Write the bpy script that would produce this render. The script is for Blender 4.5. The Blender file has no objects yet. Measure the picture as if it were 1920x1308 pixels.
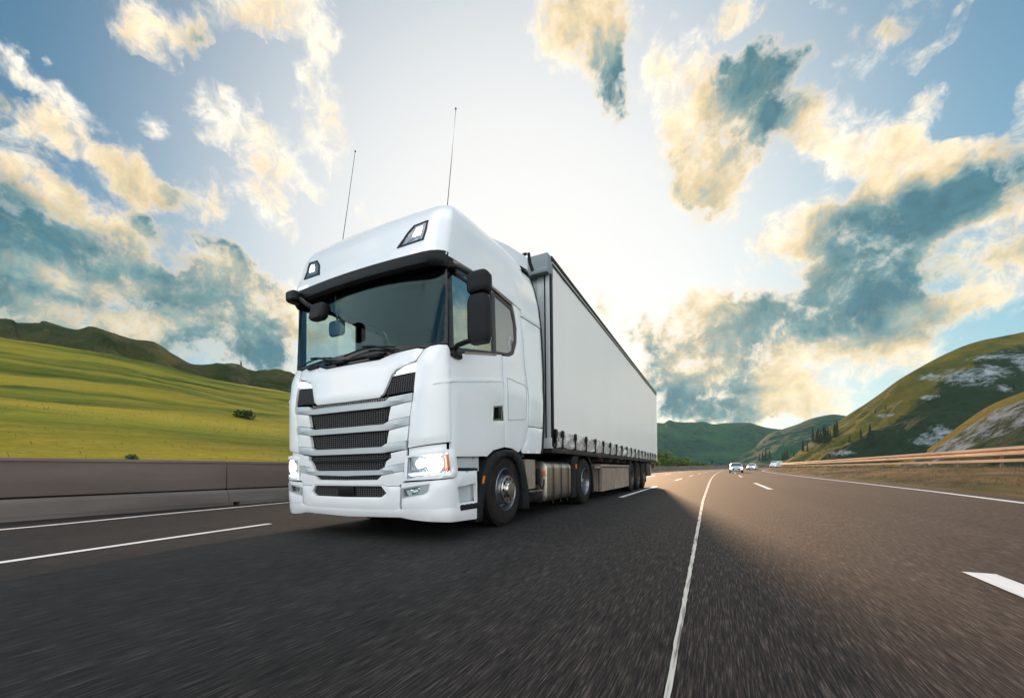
import bpy, bmesh, math, random
from mathutils import Vector, Matrix, noise, Euler
from mathutils.geometry import delaunay_2d_cdt
R = math.radians
PI = math.pi
random.seed(7)
sc = bpy.context.scene
col = sc.collection
MATS = {}

# ------------------------------------------------------------------ materials
def nt(m):
    m.use_nodes = True
    t = m.node_tree
    t.nodes.clear()
    return t, t.nodes, t.links

def pbr(name, color, rough=.5, metal=0., coat=0., bump=None, var=None, emit=None, spec=.5, vec_scale=(1, 1, 1)):
    """principled surface; var=(scale, colour2, lo, hi) mottles it; bump=(scale, strength)"""
    m = bpy.data.materials.new(name)
    t, N, L = nt(m)
    out = N.new('ShaderNodeOutputMaterial')
    b = N.new('ShaderNodeBsdfPrincipled')
    b.inputs['Base Color'].default_value = (*color, 1)
    b.inputs['Roughness'].default_value = rough
    b.inputs['Metallic'].default_value = metal
    b.inputs['Coat Weight'].default_value = coat
    b.inputs['Coat Roughness'].default_value = .06
    b.inputs['Specular IOR Level'].default_value = spec
    L.new(b.outputs[0], out.inputs[0])
    if var or bump:
        tc = N.new('ShaderNodeTexCoord')
        mp = N.new('ShaderNodeMapping')
        mp.inputs['Scale'].default_value = vec_scale
        L.new(tc.outputs['Object'], mp.inputs[0])
    if var:
        n = N.new('ShaderNodeTexNoise')
        n.inputs['Scale'].default_value = var[0]
        n.inputs['Detail'].default_value = 6
        L.new(mp.outputs[0], n.inputs['Vector'])
        r = N.new('ShaderNodeMapRange')
        r.inputs[1].default_value = var[2]; r.inputs[2].default_value = var[3]
        L.new(n.outputs['Fac'], r.inputs[0])
        x = N.new('ShaderNodeMix'); x.data_type = 'RGBA'
        x.inputs[6].default_value = (*color, 1); x.inputs[7].default_value = (*var[1], 1)
        L.new(r.outputs[0], x.inputs[0]); L.new(x.outputs[2], b.inputs['Base Color'])
    if bump:
        n = N.new('ShaderNodeTexNoise')
        n.inputs['Scale'].default_value = bump[0]; n.inputs['Detail'].default_value = 4
        L.new(mp.outputs[0], n.inputs['Vector'])
        u = N.new('ShaderNodeBump'); u.inputs['Strength'].default_value = bump[1]
        u.inputs['Distance'].default_value = .02
        L.new(n.outputs['Fac'], u.inputs['Height']); L.new(u.outputs[0], b.inputs['Normal'])
    if emit:
        b.inputs['Emission Color'].default_value = (*emit[0], 1)
        b.inputs['Emission Strength'].default_value = emit[1]
    return m

def glass(name, tint, refl_min=.06, refl_gain=.9, rough=.0, refl=(1, 1, 1)):
    m = bpy.data.materials.new(name)
    t, N, L = nt(m)
    out = N.new('ShaderNodeOutputMaterial')
    tr = N.new('ShaderNodeBsdfTransparent'); tr.inputs[0].default_value = (*tint, 1)
    gl = N.new('ShaderNodeBsdfGlossy'); gl.inputs['Roughness'].default_value = rough
    gl.inputs['Color'].default_value = (*refl, 1)
    lw = N.new('ShaderNodeFresnel')
    ge = N.new('ShaderNodeNewGeometry'); io = N.new('ShaderNodeMapRange')      # same reflectance on both faces of the pane
    io.inputs[3].default_value = 1.5; io.inputs[4].default_value = 1/1.5
    L.new(ge.outputs['Backfacing'], io.inputs[0]); L.new(io.outputs[0], lw.inputs[0])
    ma = N.new('ShaderNodeMath'); ma.operation = 'MULTIPLY_ADD'; ma.use_clamp = True
    ma.inputs[1].default_value = refl_gain; ma.inputs[2].default_value = refl_min
    mx = N.new('ShaderNodeMixShader')
    L.new(lw.outputs[0], ma.inputs[0]); L.new(ma.outputs[0], mx.inputs[0])
    L.new(tr.outputs[0], mx.inputs[1]); L.new(gl.outputs[0], mx.inputs[2]); L.new(mx.outputs[0], out.inputs[0])
    return m

def mesh_grille(name, sx, sy, dark=(.002, .002, .002), light=(.06, .06, .065)):
    """hexagonal wire mesh: voronoi cell edges in the a-z plane"""
    m = bpy.data.materials.new(name)
    t, N, L = nt(m)
    out = N.new('ShaderNodeOutputMaterial'); b = N.new('ShaderNodeBsdfPrincipled')
    tc = N.new('ShaderNodeTexCoord'); mp = N.new('ShaderNodeMapping')
    mp.inputs['Scale'].default_value = (sx, 0, sy)
    v = N.new('ShaderNodeTexVoronoi'); v.feature = 'DISTANCE_TO_EDGE'
    v.inputs['Scale'].default_value = 1; v.inputs['Randomness'].default_value = .25
    r = N.new('ShaderNodeMapRange'); r.inputs[1].default_value = .07; r.inputs[2].default_value = .16
    r.inputs[3].default_value = 1; r.inputs[4].default_value = 0
    x = N.new('ShaderNodeMix'); x.data_type = 'RGBA'
    x.inputs[6].default_value = (*dark, 1); x.inputs[7].default_value = (*light, 1)
    L.new(tc.outputs['Object'], mp.inputs[0]); L.new(mp.outputs[0], v.inputs['Vector'])
    L.new(v.outputs['Distance'], r.inputs[0]); L.new(r.outputs[0], x.inputs[0])
    L.new(x.outputs[2], b.inputs['Base Color']); b.inputs['Roughness'].default_value = .45
    b.inputs['Specular IOR Level'].default_value = .04
    u = N.new('ShaderNodeBump'); u.inputs['Strength'].default_value = .3; u.inputs['Distance'].default_value = .01
    L.new(r.outputs[0], u.inputs['Height']); L.new(u.outputs[0], b.inputs['Normal'])
    L.new(b.outputs[0], out.inputs[0])
    return m

M = dict(
    white=pbr('white_paint', (.86, .87, .885), .26, coat=.6, var=(1.3, (.80, .81, .82), .45, .8)),
    bar=pbr('silver_white_paint', (.50, .54, .56), .3, coat=.4),
    grey=pbr('grey_plastic', (.36, .39, .41), .5, var=(2, (.3, .33, .35), .4, .7)),
    black=pbr('black_plastic', (.008, .009, .010), .45, spec=.2),
    black_soft=pbr('black_plastic_textured', (.012, .013, .0145), .6, bump=(300, .1), spec=.2),
    dark=pbr('dark_recess', (.006, .006, .006), .9, spec=.1),
    frame_black=pbr('black_gloss_frame', (.010, .011, .013), .25, spec=.35),
    rubber=pbr('tyre_rubber', (.013, .012, .011), .8, spec=.25, var=(6, (.028, .022, .018), .45, .75), bump=(60, .15)),
    chrome=pbr('chrome', (.75, .72, .68), .18, 1),
    alu=pbr('brushed_aluminium', (.55, .48, .42), .36, 1, bump=(8, .08), vec_scale=(1, 1, 12)),
    rim=pbr('steel_rim', (.24, .25, .27), .36, .8, var=(5, (.08, .075, .07), .5, .8)),
    rim_dirty=pbr('dirty_wheel_rim', (.11, .095, .085), .5, .5, var=(12, (.03, .027, .025), .42, .6)),
    wheel_metal=pbr('wheel_disc_metal', (.66, .63, .60), .28, 1, var=(9, (.36, .33, .30), .5, .8)),
    curtain=pbr('trailer_curtain', (.88, .86, .82), .42, var=(1.1, (.86, .835, .79), .45, .75), vec_scale=(1, 1, .4), coat=.1),
    curtain_silver=pbr('silver_curtain_skirt', (.66, .65, .63), .27, .4, bump=(9, .8), vec_scale=(1, .9, 1.2)),
    ribbed=pbr('box_grey_tan', (.33, .27, .215), .5, .2, var=(3, (.25, .20, .16), .4, .7)),
    teal_grey=pbr('trailer_header_grey', (.20, .24, .26), .45),
    yellow=pbr('yellowish_rail', (.42, .42, .34), .45, .3),
    chassis=pbr('chassis_paint', (.03, .026, .026), .6, var=(4, (.07, .045, .04), .45, .7)),
    fabric=pbr('cab_trim', (.045, .075, .082), .9),
    seat=pbr('seat_fabric', (.05, .075, .085), .9),
    lamp=pbr('lamp_lit', (.9, .9, .9), .2, emit=((1, .97, .9), 9)),
    lamp_soft=pbr('lamp_strip_lit', (.9, .9, .9), .2, emit=((.93, .96, 1), 2.2)),
    lamp_warm=pbr('marker_lit', (.9, .7, .6), .2, emit=((1, .78, .62), 1.6)),
    reflector=pbr('lamp_reflector', (.75, .78, .8), .12, 1, bump=(28, .6)),
    reflector_dim=pbr('dim_lamp_reflector', (.32, .34, .36), .25, 1, bump=(14, .3)),
    amber=pbr('amber_lens', (.55, .13, .02), .25, emit=((1, .32, .05), .08)),
    clear=glass('clear_lens', (.9, .92, .95), .05, .8),
    windscreen=glass('windscreen_glass', (.76, .86, .86), .0, .48, refl=(.56, .82, .90)),
    side_glass=glass('side_window_glass', (.92, .96, .96), .16, 1.0, refl=(.70, .90, .90)),
    privacy=glass('tinted_quarter_glass', (.28, .28, .29), .30, .9, rough=.25),
    hex=mesh_grille('grille_mesh', 30, 44, light=(.10, .10, .105)),
    hex_fine=mesh_grille('inlet_mesh', 34, 50, light=(.09, .09, .10)),
    hex_chrome=mesh_grille('chrome_mesh', 30, 45, light=(.35, .35, .35)),
)

# ------------------------------------------------------------------ object helpers
ORG = {}
def link(o):
    col.objects.link(o)
    return o

def thing(name, loc, label, cat, group=None, kind=None):
    o = link(bpy.data.objects.new(name, None))
    o.location = loc
    o.empty_display_size = .2
    ORG[o] = Vector(loc)
    tag(o, label, cat, group, kind)
    return o

def tag(o, label=None, cat=None, group=None, kind=None):
    if label: o['label'] = label
    if cat: o['category'] = cat
    if group: o['group'] = group
    if kind: o['kind'] = kind
    return o

def pempty(name, parent):
    o = link(bpy.data.objects.new(name, None))
    o.parent = parent
    ORG[o] = ORG[parent]
    return o

def finish(bm, sharp=35):
    bmesh.ops.remove_doubles(bm, verts=bm.verts, dist=1e-5)
    bmesh.ops.recalc_face_normals(bm, faces=bm.faces)
    a = R(sharp)
    for e in bm.edges:
        e.smooth = len(e.link_faces) == 2 and e.calc_face_angle(0) < a
    for f in bm.faces: f.smooth = True

def obj(name, bm, mat, parent=None, sharp=35, recalc=True):
    """geometry is given in world metres; it is stored relative to the parent's origin"""
    if recalc: finish(bm, sharp)
    me = bpy.data.meshes.new(name)
    org = ORG[parent] if parent else Vector((0, 0, 0))
    if parent: bmesh.ops.translate(bm, verts=bm.verts, vec=-org)
    bm.to_mesh(me); bm.free()
    for mm in (mat if isinstance(mat, (list, tuple)) else [mat]): me.materials.append(mm)
    o = link(bpy.data.objects.new(name, me))
    if parent:
        o.parent = parent
        ORG[o] = org
    else:
        ORG[o] = Vector((0, 0, 0))
    return o

def box(bm, c, s, rot=None, bev=0.):
    r = bmesh.ops.create_cube(bm, size=1)
    vs = r['verts']
    bmesh.ops.scale(bm, verts=vs, vec=s)
    if bev:
        es = list({e for v in vs for e in v.link_edges})
        q = bmesh.ops.bevel(bm, geom=es, offset=bev, segments=2, affect='EDGES', profile=.6)
        vs = list({v for f in q['faces'] for v in f.verts} | {v for v in vs if v.is_valid})
    if rot is not None: bmesh.ops.rotate(bm, verts=vs, cent=(0, 0, 0), matrix=Euler(rot).to_matrix())
    bmesh.ops.translate(bm, verts=vs, vec=c)
    return vs

def boxr(bm, x0, x1, y0, y1, z0, z1, bev=0.):
    return box(bm, ((x0+x1)/2, (y0+y1)/2, (z0+z1)/2), (abs(x1-x0), abs(y1-y0), abs(z1-z0)), bev=bev)

def tube(bm, pts, r, seg=8, r2=None):
    pts = [Vector(p) for p in pts]
    rings = []
    n = len(pts)
    for i, p in enumerate(pts):
        d = (pts[min(i+1, n-1)] - pts[max(i-1, 0)]).normalized()
        u = d.cross(Vector((0, 0, 1)))
        if u.length < .1: u = d.cross(Vector((0, 1, 0)))
        u.normalize(); w = d.cross(u)
        rr = r if r2 is None else r + (r2-r)*i/(n-1)
        rings.append([bm.verts.new(p + (u*math.cos(k*2*PI/seg) + w*math.sin(k*2*PI/seg))*rr) for k in range(seg)])
    for a, b in zip(rings, rings[1:]):
        for k in range(seg): bm.faces.new((a[k], a[(k+1) % seg], b[(k+1) % seg], b[k]))
    bm.faces.new(rings[0]); bm.faces.new(rings[-1][::-1])

def sweep(bm, path, prof, closed=True, caps=True):
    """sweep a profile [(side, up)] along a path of (x, y, z); side is to the right of travel"""
    rings = []
    n = len(path)
    for i, p in enumerate(path):
        d = Vector(path[min(i+1, n-1)]) - Vector(path[max(i-1, 0)])
        d.z = 0; d.normalize()
        sd = Vector((d.y, -d.x, 0))
        rings.append([bm.verts.new(Vector(p) + sd*a + Vector((0, 0, b))) for a, b in prof])
    k = len(prof)
    for a, b in zip(rings, rings[1:]):
        for j in range(k if closed else k-1):
            bm.faces.new((a[j], a[(j+1) % k], b[(j+1) % k], b[j]))
    if caps and closed:
        bm.faces.new(rings[0]); bm.faces.new(rings[-1][::-1])

def lathe_x(bm, prof, cx, cy, cz, seg=48, sgn=1):
    """revolve [(radius, x offset)] about an axle along x"""
    rings = []
    for r, dx in prof:
        if r < 1e-4:
            rings.append([bm.verts.new((cx+sgn*dx, cy, cz))])
        else:
            rings.append([bm.verts.new((cx+sgn*dx, cy+r*math.sin(k*2*PI/seg), cz+r*math.cos(k*2*PI/seg))) for k in range(seg)])
    for a, b in zip(rings, rings[1:]):
        for k in range(seg):
            f = [a[k % len(a)], a[(k+1) % len(a)], b[(k+1) % len(b)], b[k % len(b)]]
            f2 = []
            for v in f:
                if v not in f2: f2.append(v)
            if len(f2) > 2: bm.faces.new(f2)

def inside(p, poly):
    c = False
    j = len(poly)-1
    for i in range(len(poly)):
        xi, yi = poly[i]; xj, yj = poly[j]
        if (yi > p[1]) != (yj > p[1]) and p[0] < (xj-xi)*(p[1]-yi)/(yj-yi)+xi: c = not c
        j = i
    return c

def resample(poly, step):
    out = []
    for i, a in enumerate(poly):
        b = poly[(i+1) % len(poly)]
        n = max(1, int(math.ceil(math.dist(a, b)/step)))
        out += [(a[0]+(b[0]-a[0])*k/n, a[1]+(b[1]-a[1])*k/n) for k in range(n)]
    return out

def segdist(p, rings):
    d = 1e9
    for r in rings:
        for i, a in enumerate(r):
            b = r[(i+1) % len(r)]
            vx, vy = b[0]-a[0], b[1]-a[1]
            l = vx*vx+vy*vy
            t = 0 if l == 0 else max(0, min(1, ((p[0]-a[0])*vx+(p[1]-a[1])*vy)/l))
            d = min(d, (p[0]-a[0]-t*vx)**2+(p[1]-a[1]-t*vy)**2)
    return math.sqrt(d)

def panel(bm, poly, mapf, off=0., th=.03, holes=(), step=.06, drop=.004):
    """a thick sheet with this outline, laid on the surface mapf(u, v, offset)"""
    rings = [resample(poly, step)] + [resample(h, step) for h in holes]
    pts, edges = [], []
    for r in rings:
        b = len(pts); n = len(r)
        pts += r; edges += [(b+i, b+(i+1) % n) for i in range(n)]
    nb = len(pts)
    us = [p[0] for p in poly]; vs = [p[1] for p in poly]
    nu = int((max(us)-min(us))/step)+1; nv = int((max(vs)-min(vs))/step)+1
    for i in range(nu+1):
        for j in range(nv+1):
            p = (min(us)+(i+(j % 2)*.5)*step, min(vs)+j*step)
            if inside(p, rings[0]) and not any(inside(p, h) for h in rings[1:]) and segdist(p, rings) > step*.35:
                pts.append(p)
    res = delaunay_2d_cdt([Vector(p) for p in pts], edges, [], 0, 1e-6)
    ov, of, orig = res[0], res[2], res[3]
    isb = [any(k < nb for k in o) for o in orig]
    top = [bm.verts.new(mapf(p.x, p.y, off-(drop if isb[i] else 0))) for i, p in enumerate(ov)]
    bot = [bm.verts.new(mapf(p.x, p.y, off-th)) for p in ov]
    cnt = {}
    for f in of:
        c = (sum(ov[k].x for k in f)/len(f), sum(ov[k].y for k in f)/len(f))
        if not inside(c, rings[0]) or any(inside(c, h) for h in rings[1:]): continue
        bm.faces.new([top[k] for k in f]); bm.faces.new([bot[k] for k in reversed(f)])
        for a, b in zip(f, f[1:]+f[:1]):
            if (b, a) in cnt: del cnt[(b, a)]
            else: cnt[(a, b)] = 1
    for a, b in cnt: bm.faces.new((top[b], top[a], bot[a], bot[b]))
    for v in list(bm.verts):
        if not v.link_faces: bm.verts.remove(v)

def interp(t, tab):
    if t <= tab[0][0]: return tab[0][1]
    for (a, b), (c, d) in zip(tab, tab[1:]):
        if t <= c: return b+(d-b)*(t-a)/(c-a)
    return tab[-1][1]

def fbm(x, y, z=0., o=4):
    return noise.fractal((x, y, z), .9, 2.1, o)
# ------------------------------------------------------------------ the truck
XC = -3.765
Y0 = [(.2, 3.31), (.4, 3.26), (.9, 3.255), (1.6, 3.262), (1.95, 3.32), (2.05, 3.36), (2.95, 3.46)]
DY = [(.2, .05), (1.9, .045), (2.1, .08), (3.0, .09)]
WW = [(.2, 1.245), (.6, 1.262), (1.85, 1.262), (2.1, 1.245), (3.0, 1.225), (3.4, 1.215), (3.7, 1.17), (4.1, 1.04)]
A1, LC, YC = .945, .46, 3.56
SC = A1+LC

def surf(s, z):
    y0 = interp(z, Y0); y1 = y0+interp(z, DY); W = interp(z, WW)
    sg = 1 if s >= 0 else -1
    s = abs(s)
    if s <= A1: a, y = s, y0+(y1-y0)*(s/A1)**2
    elif s < SC:
        ph = (s-A1)/LC*PI/2
        a, y = A1+(W-A1)*math.sin(ph), YC-(YC-y1)*math.cos(ph)
    else: a, y = W, YC+s-SC
    return Vector((XC+sg*a, y, z))

def cab(s, z, off=0.):
    """cab skin: s metres round from the centre line of the nose, z height, off outward"""
    p = surf(s, z)
    if not off: return p
    e = .01
    ds = surf(s+e, z)-surf(s-e, z); dz = surf(s, z+e)-surf(s, z-e)
    n = ds.cross(dz); n.z *= .5
    n.normalize()
    return p+n*off
def side(y): return SC+y-YC

truck = thing('truck', (-3.77, 6.0, 0), 'big white tractor unit with lit headlights and black mirrors, pulling the long trailer', 'truck')

def both(name, polys, mat, off=0., th=.03, holes=(), step=.06, kids=None, parent=None, drop=.004):
    """one part on each side of the nose"""
    res = []
    for sg in (1, -1):
        bm = bmesh.new()
        for poly in polys:
            panel(bm, [(sg*a, b) for a, b in poly], cab, off, th, [[(sg*a, b) for a, b in h] for h in holes], step, drop)
        res.append(obj(name, bm, mat, parent or truck))
    return res
def sym(half): return half + [(-a, b) for a, b in reversed(half) if a > 1e-6]
def one(name, polys, mat, off=0., th=.03, holes=(), step=.06, parent=None, drop=.004):
    bm = bmesh.new()
    for poly in polys: panel(bm, poly, cab, off, th, holes, step, drop)
    return obj(name, bm, mat, parent or truck)

# dark inner shell behind every shut line
one('inner_shell', [[(-2.0, .92), (-1.5, .92), (-1.5, .34), (1.5, .34), (1.5, .92), (2.0, .92), (2.0, 1.98), (.9, 1.98), (-.9, 1.98), (-2.0, 1.98)]], M['dark'], -.075, .02, step=.12)
# nose
hood = sym([(0, 2.0), (.43, 2.002), (.60, 2.055), (.90, 2.085), (.985, 2.065), (.955, 1.99), (.935, 1.937), (.80, 1.902), (.69, 1.858), (.635, 1.795), (.595, 1.69), (.555, 1.60), (.50, 1.562), (0, 1.555)])
one('hood_panel', [hood], M['white'], .006, .04, drop=.01)
both('corner_panel', [[(1.0, 2.062), (1.07, 2.088), (1.18, 2.098), (1.33, 2.095), (1.395, 2.055), (1.395, 1.06), (1.36, 1.062), (.88, 1.003), (.907, 1.32), (.955, 1.58), (.955, 1.93), (.972, 1.985)]], M['white'], .004, .04, drop=.008)
for o in both('daytime_lamp', [[(.945, 1.925), (.945, 1.812), (.645, 1.79), (.70, 1.85), (.80, 1.893)]], M['reflector'], -.018, .02):
    sg = 1 if 'daytime_lamp' == o.name else -1
    bm = bmesh.new(); panel(bm, [(sg*.93, 1.905), (sg*.93, 1.835), (sg*.72, 1.82), (sg*.76, 1.86), (sg*.82, 1.885)], cab, -.008, .01)
    obj('light_strip', bm, M['lamp_soft'], o)
both('air_inlet', [[(.945, 1.80), (.945, 1.602), (.58, 1.588), (.612, 1.69), (.65, 1.778)]], M['hex_fine'], -.02, .02)
one('badge_grille', [sym([(0, 1.548), (.55, 1.552), (.61, 1.572), (.60, 1.528), (0, 1.518)])], M['hex_chrome'], -.012, .02)
bars = [([(0, 1.512), (.595, 1.516), (.65, 1.552), (.945, 1.576), (.937, 1.494), (.645, 1.457), (.50, 1.448), (0, 1.446)]),
        ([(0, 1.262), (.57, 1.266), (.645, 1.30), (.905, 1.328), (.895, 1.242), (.625, 1.20), (0, 1.197)]),
        ([(0, 1.018), (.54, 1.022), (.605, 1.056), (.865, 1.072), (.855, .988), (.56, .957), (0, .955)]),
        ([(0, .768), (.50, .770), (.60, .808), (.835, .84), (.828, .762), (.56, .72), (0, .708)])]
for b in bars: one('grille_bar', [sym(b)], M['bar'], .022, .05, drop=.014)
blocks = [[(.665, 1.452), (.932, 1.489), (.905, 1.335), (.63, 1.304), (.64, 1.36)],
          [(.64, 1.196), (.893, 1.237), (.868, 1.077), (.61, 1.06), (.615, 1.10)],
          [(.66, .95), (.855, .982), (.84, .846), (.60, .812), (.55, .775), (.575, .80), (.60, .865), (.665, .90)]]
for b in blocks: both('grille_side_panel', [b], M['white'], .004, .04)
one('grille_mesh', [sym([(0, 1.444), (.65, 1.452), (.56, 1.268), (0, 1.264)])], M['hex'], -.025, .02)
one('grille_mesh', [sym([(0, 1.194), (.625, 1.197), (.55, 1.025), (0, 1.021)])], M['hex'], -.025, .02)
one('grille_mesh', [sym([(0, .952), (.64, .952), (.645, .905), (.575, .862), (.54, .775), (0, .771)])], M['hex'], -.025, .02)
one('grille_rib', [sym([(0, .893), (.60, .898), (.575, .868), (0, .866)])], M['black_soft'], .0, .03)
one('grille_mesh', [sym([(0, .705), (.53, .71), (.47, .668), (0, .664)])], M['hex'], -.02, .02)
one('lower_fascia', [sym([(0, .660), (.475, .664), (.535, .712), (.57, .717), (.825, .757), (.83, .655), (.765, .602), (.60, .598), (.565, .612), (0, .612)])], M['white'], .006, .04)
one('bumper', [sym([(0, .608), (.565, .608), (.60, .592), (.762, .596), (.785, .575), (.775, .45), (.765, .36), (.755, .262), (0, .245)])], M['white'], .02, .06,
    holes=[sym([(0, .598), (.53, .598), (.60, .52), (.53, .474), (0, .468)])], drop=.01)
one('bumper_mesh', [sym([(0, .602), (.54, .602), (.61, .52), (.54, .47), (0, .464)])], M['hex'], -.02, .02)
one('radar_cover', [[(-.12, .592), (.12, .592), (.13, .484), (-.13, .484)]], M['black'], .012, .03, drop=.01)
one('bumper_lip', [[(-1.885, .19), (-1.4, .208), (-.9, .243), (-.75, .265), (0, .25), (.75, .265), (.9, .243), (1.4, .208), (1.885, .19), (1.885, .355), (1.5, .365), (.9, .372), (.76, .352), (0, .345), (-.76, .352), (-.9, .372), (-1.5, .365), (-1.885, .355)]], M['white'], .03, .02, drop=.012)
# bumper corners with the step recess
recess = [(1.49, .575), (1.86, .61), (1.885, .40), (1.53, .395)]
foghole = [(.80, .575), (1.12, .625), (1.10, .545), (1.06, .517), (.80, .473)]
both('bumper_corner', [[(.795, .63), (1.40, .672), (1.47, .69), (1.50, .75), (1.885, .752), (1.885, .62), (1.90, .40), (1.90, .185), (1.4, .205), (.9, .24), (.785, .262), (.80, .45)]], M['white'], .02, .05, holes=[recess, foghole], drop=.01)
both('step_recess', [[(1.46, .60), (2.06, .64), (2.07, .37), (1.50, .37)]], M['bar'], -.055, .02)
both('upper_step_recess', [[(1.50, .895), (2.03, .93), (2.03, .75), (1.50, .75)]], M['bar'], -.05, .02)
for sg in (1, -1):
    for z0, z1, y0, y1 in ((.315, .375, 3.68, 4.09), (.757, .783, 3.66, 4.04)):
        bm = bmesh.new(); x = XC+sg*1.20
        boxr(bm, x-.09, x+.09, y0, y1, z0, z1, .012)
        for k in range(4): boxr(bm, x-.085, x+.085, y0+.03+k*.09, y0+.07+k*.09, z1-.002, z1+.004)
        obj('step', bm, M['black_soft'], truck)
both('lamp_surround_strip', [[(.87, .998), (1.34, 1.045), (1.34, .982), (.87, .916)]], M['white'], -.03, .02)
for sg in (1, -1):
    q = lambda l: [(sg*a, b) for a, b in l]
    bez = [(.85, .912), (1.35, .985), (1.425, .972), (1.45, .93), (1.485, .73), (1.475, .70), (1.43, .684), (.835, .652)]
    lens = [(.868, .898), (1.30, .945), (1.33, .94), (1.365, .76), (1.35, .738), (.855, .668)]
    bm = bmesh.new(); panel(bm, q(bez), cab, .03, .06, [q(lens)], .05, .012)
    hl = obj('headlight', bm, M['white'], truck)
    bm = bmesh.new(); panel(bm, q(lens), cab, -.03, .02); obj('reflector', bm, M['reflector'], hl)
    bm = bmesh.new(); panel(bm, q([(.86, .91), (.89, .90), (.89, .675), (.85, .66)]), cab, -.006, .02)
    panel(bm, q([(.90, .90), (1.02, .91), (1.0, .78), (.93, .76)]), cab, -.016, .012)
    obj('lamp_bezel', bm, M['grey'], hl)
    bm = bmesh.new()
    for cs, rr in ((1.175, .088), (1.01, .045)):
        ctr = cab(sg*cs, .83, -.012); ax = (cab(sg*cs, .83, .05)-ctr).normalized()
        rings = []
        u = ax.cross(Vector((0, 0, 1))).normalized(); w = ax.cross(u)
        for r, d in ((0, .02), (rr*.5, .016), (rr*.85, .006), (rr, -.006)):
            rings.append([bm.verts.new(ctr+ax*d+(u*math.cos(k*PI/12)+w*math.sin(k*PI/12))*r) for k in range(24)] if r else [bm.verts.new(ctr+ax*d)]*24)
        for a, b in zip(rings, rings[1:]):
            for k in range(24):
                f = list(dict.fromkeys((a[k], a[(k+1) % 24], b[(k+1) % 24], b[k])))
                bm.faces.new(f)
    obj('lit_bulb', bm, M['lamp'], hl)
    bm = bmesh.new(); panel(bm, q([(.875, .725), (.915, .702), (1.14, .732), (1.14, .748)]), cab, .0, .02); obj('light_strip', bm, M['lamp_soft'], hl)
    bm = bmesh.new(); panel(bm, q([(1.295, .93), (1.325, .928), (1.355, .77), (1.335, .748), (1.32, .75)]), cab, .012, .02); obj('indicator', bm, M['amber'], hl)
    bm = bmesh.new(); panel(bm, q(lens), cab, .022, .004); obj('lens', bm, M['clear'], hl)
    bm = bmesh.new(); panel(bm, q([(.80, .575), (1.12, .625), (1.10, .545), (1.06, .517), (.80, .473)]), cab, -.02, .02)
    fl = obj('fog_lamp', bm, M['reflector'], truck)
    bm = bmesh.new(); panel(bm, q([(.80, .575), (1.12, .625), (1.10, .545), (1.06, .517), (.80, .473)]), cab, .022, .02, [q([(.83, .563), (1.03, .595), (1.02, .52), (.83, .488)])]); obj('lamp_bezel', bm, M['grey'], fl)
    bm = bmesh.new(); panel(bm, q([(.83, .563), (.845, .563), (.90, .50), (.885, .497)]), cab, .0, .02); obj('light_strip', bm, M['bar'], fl)

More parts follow.
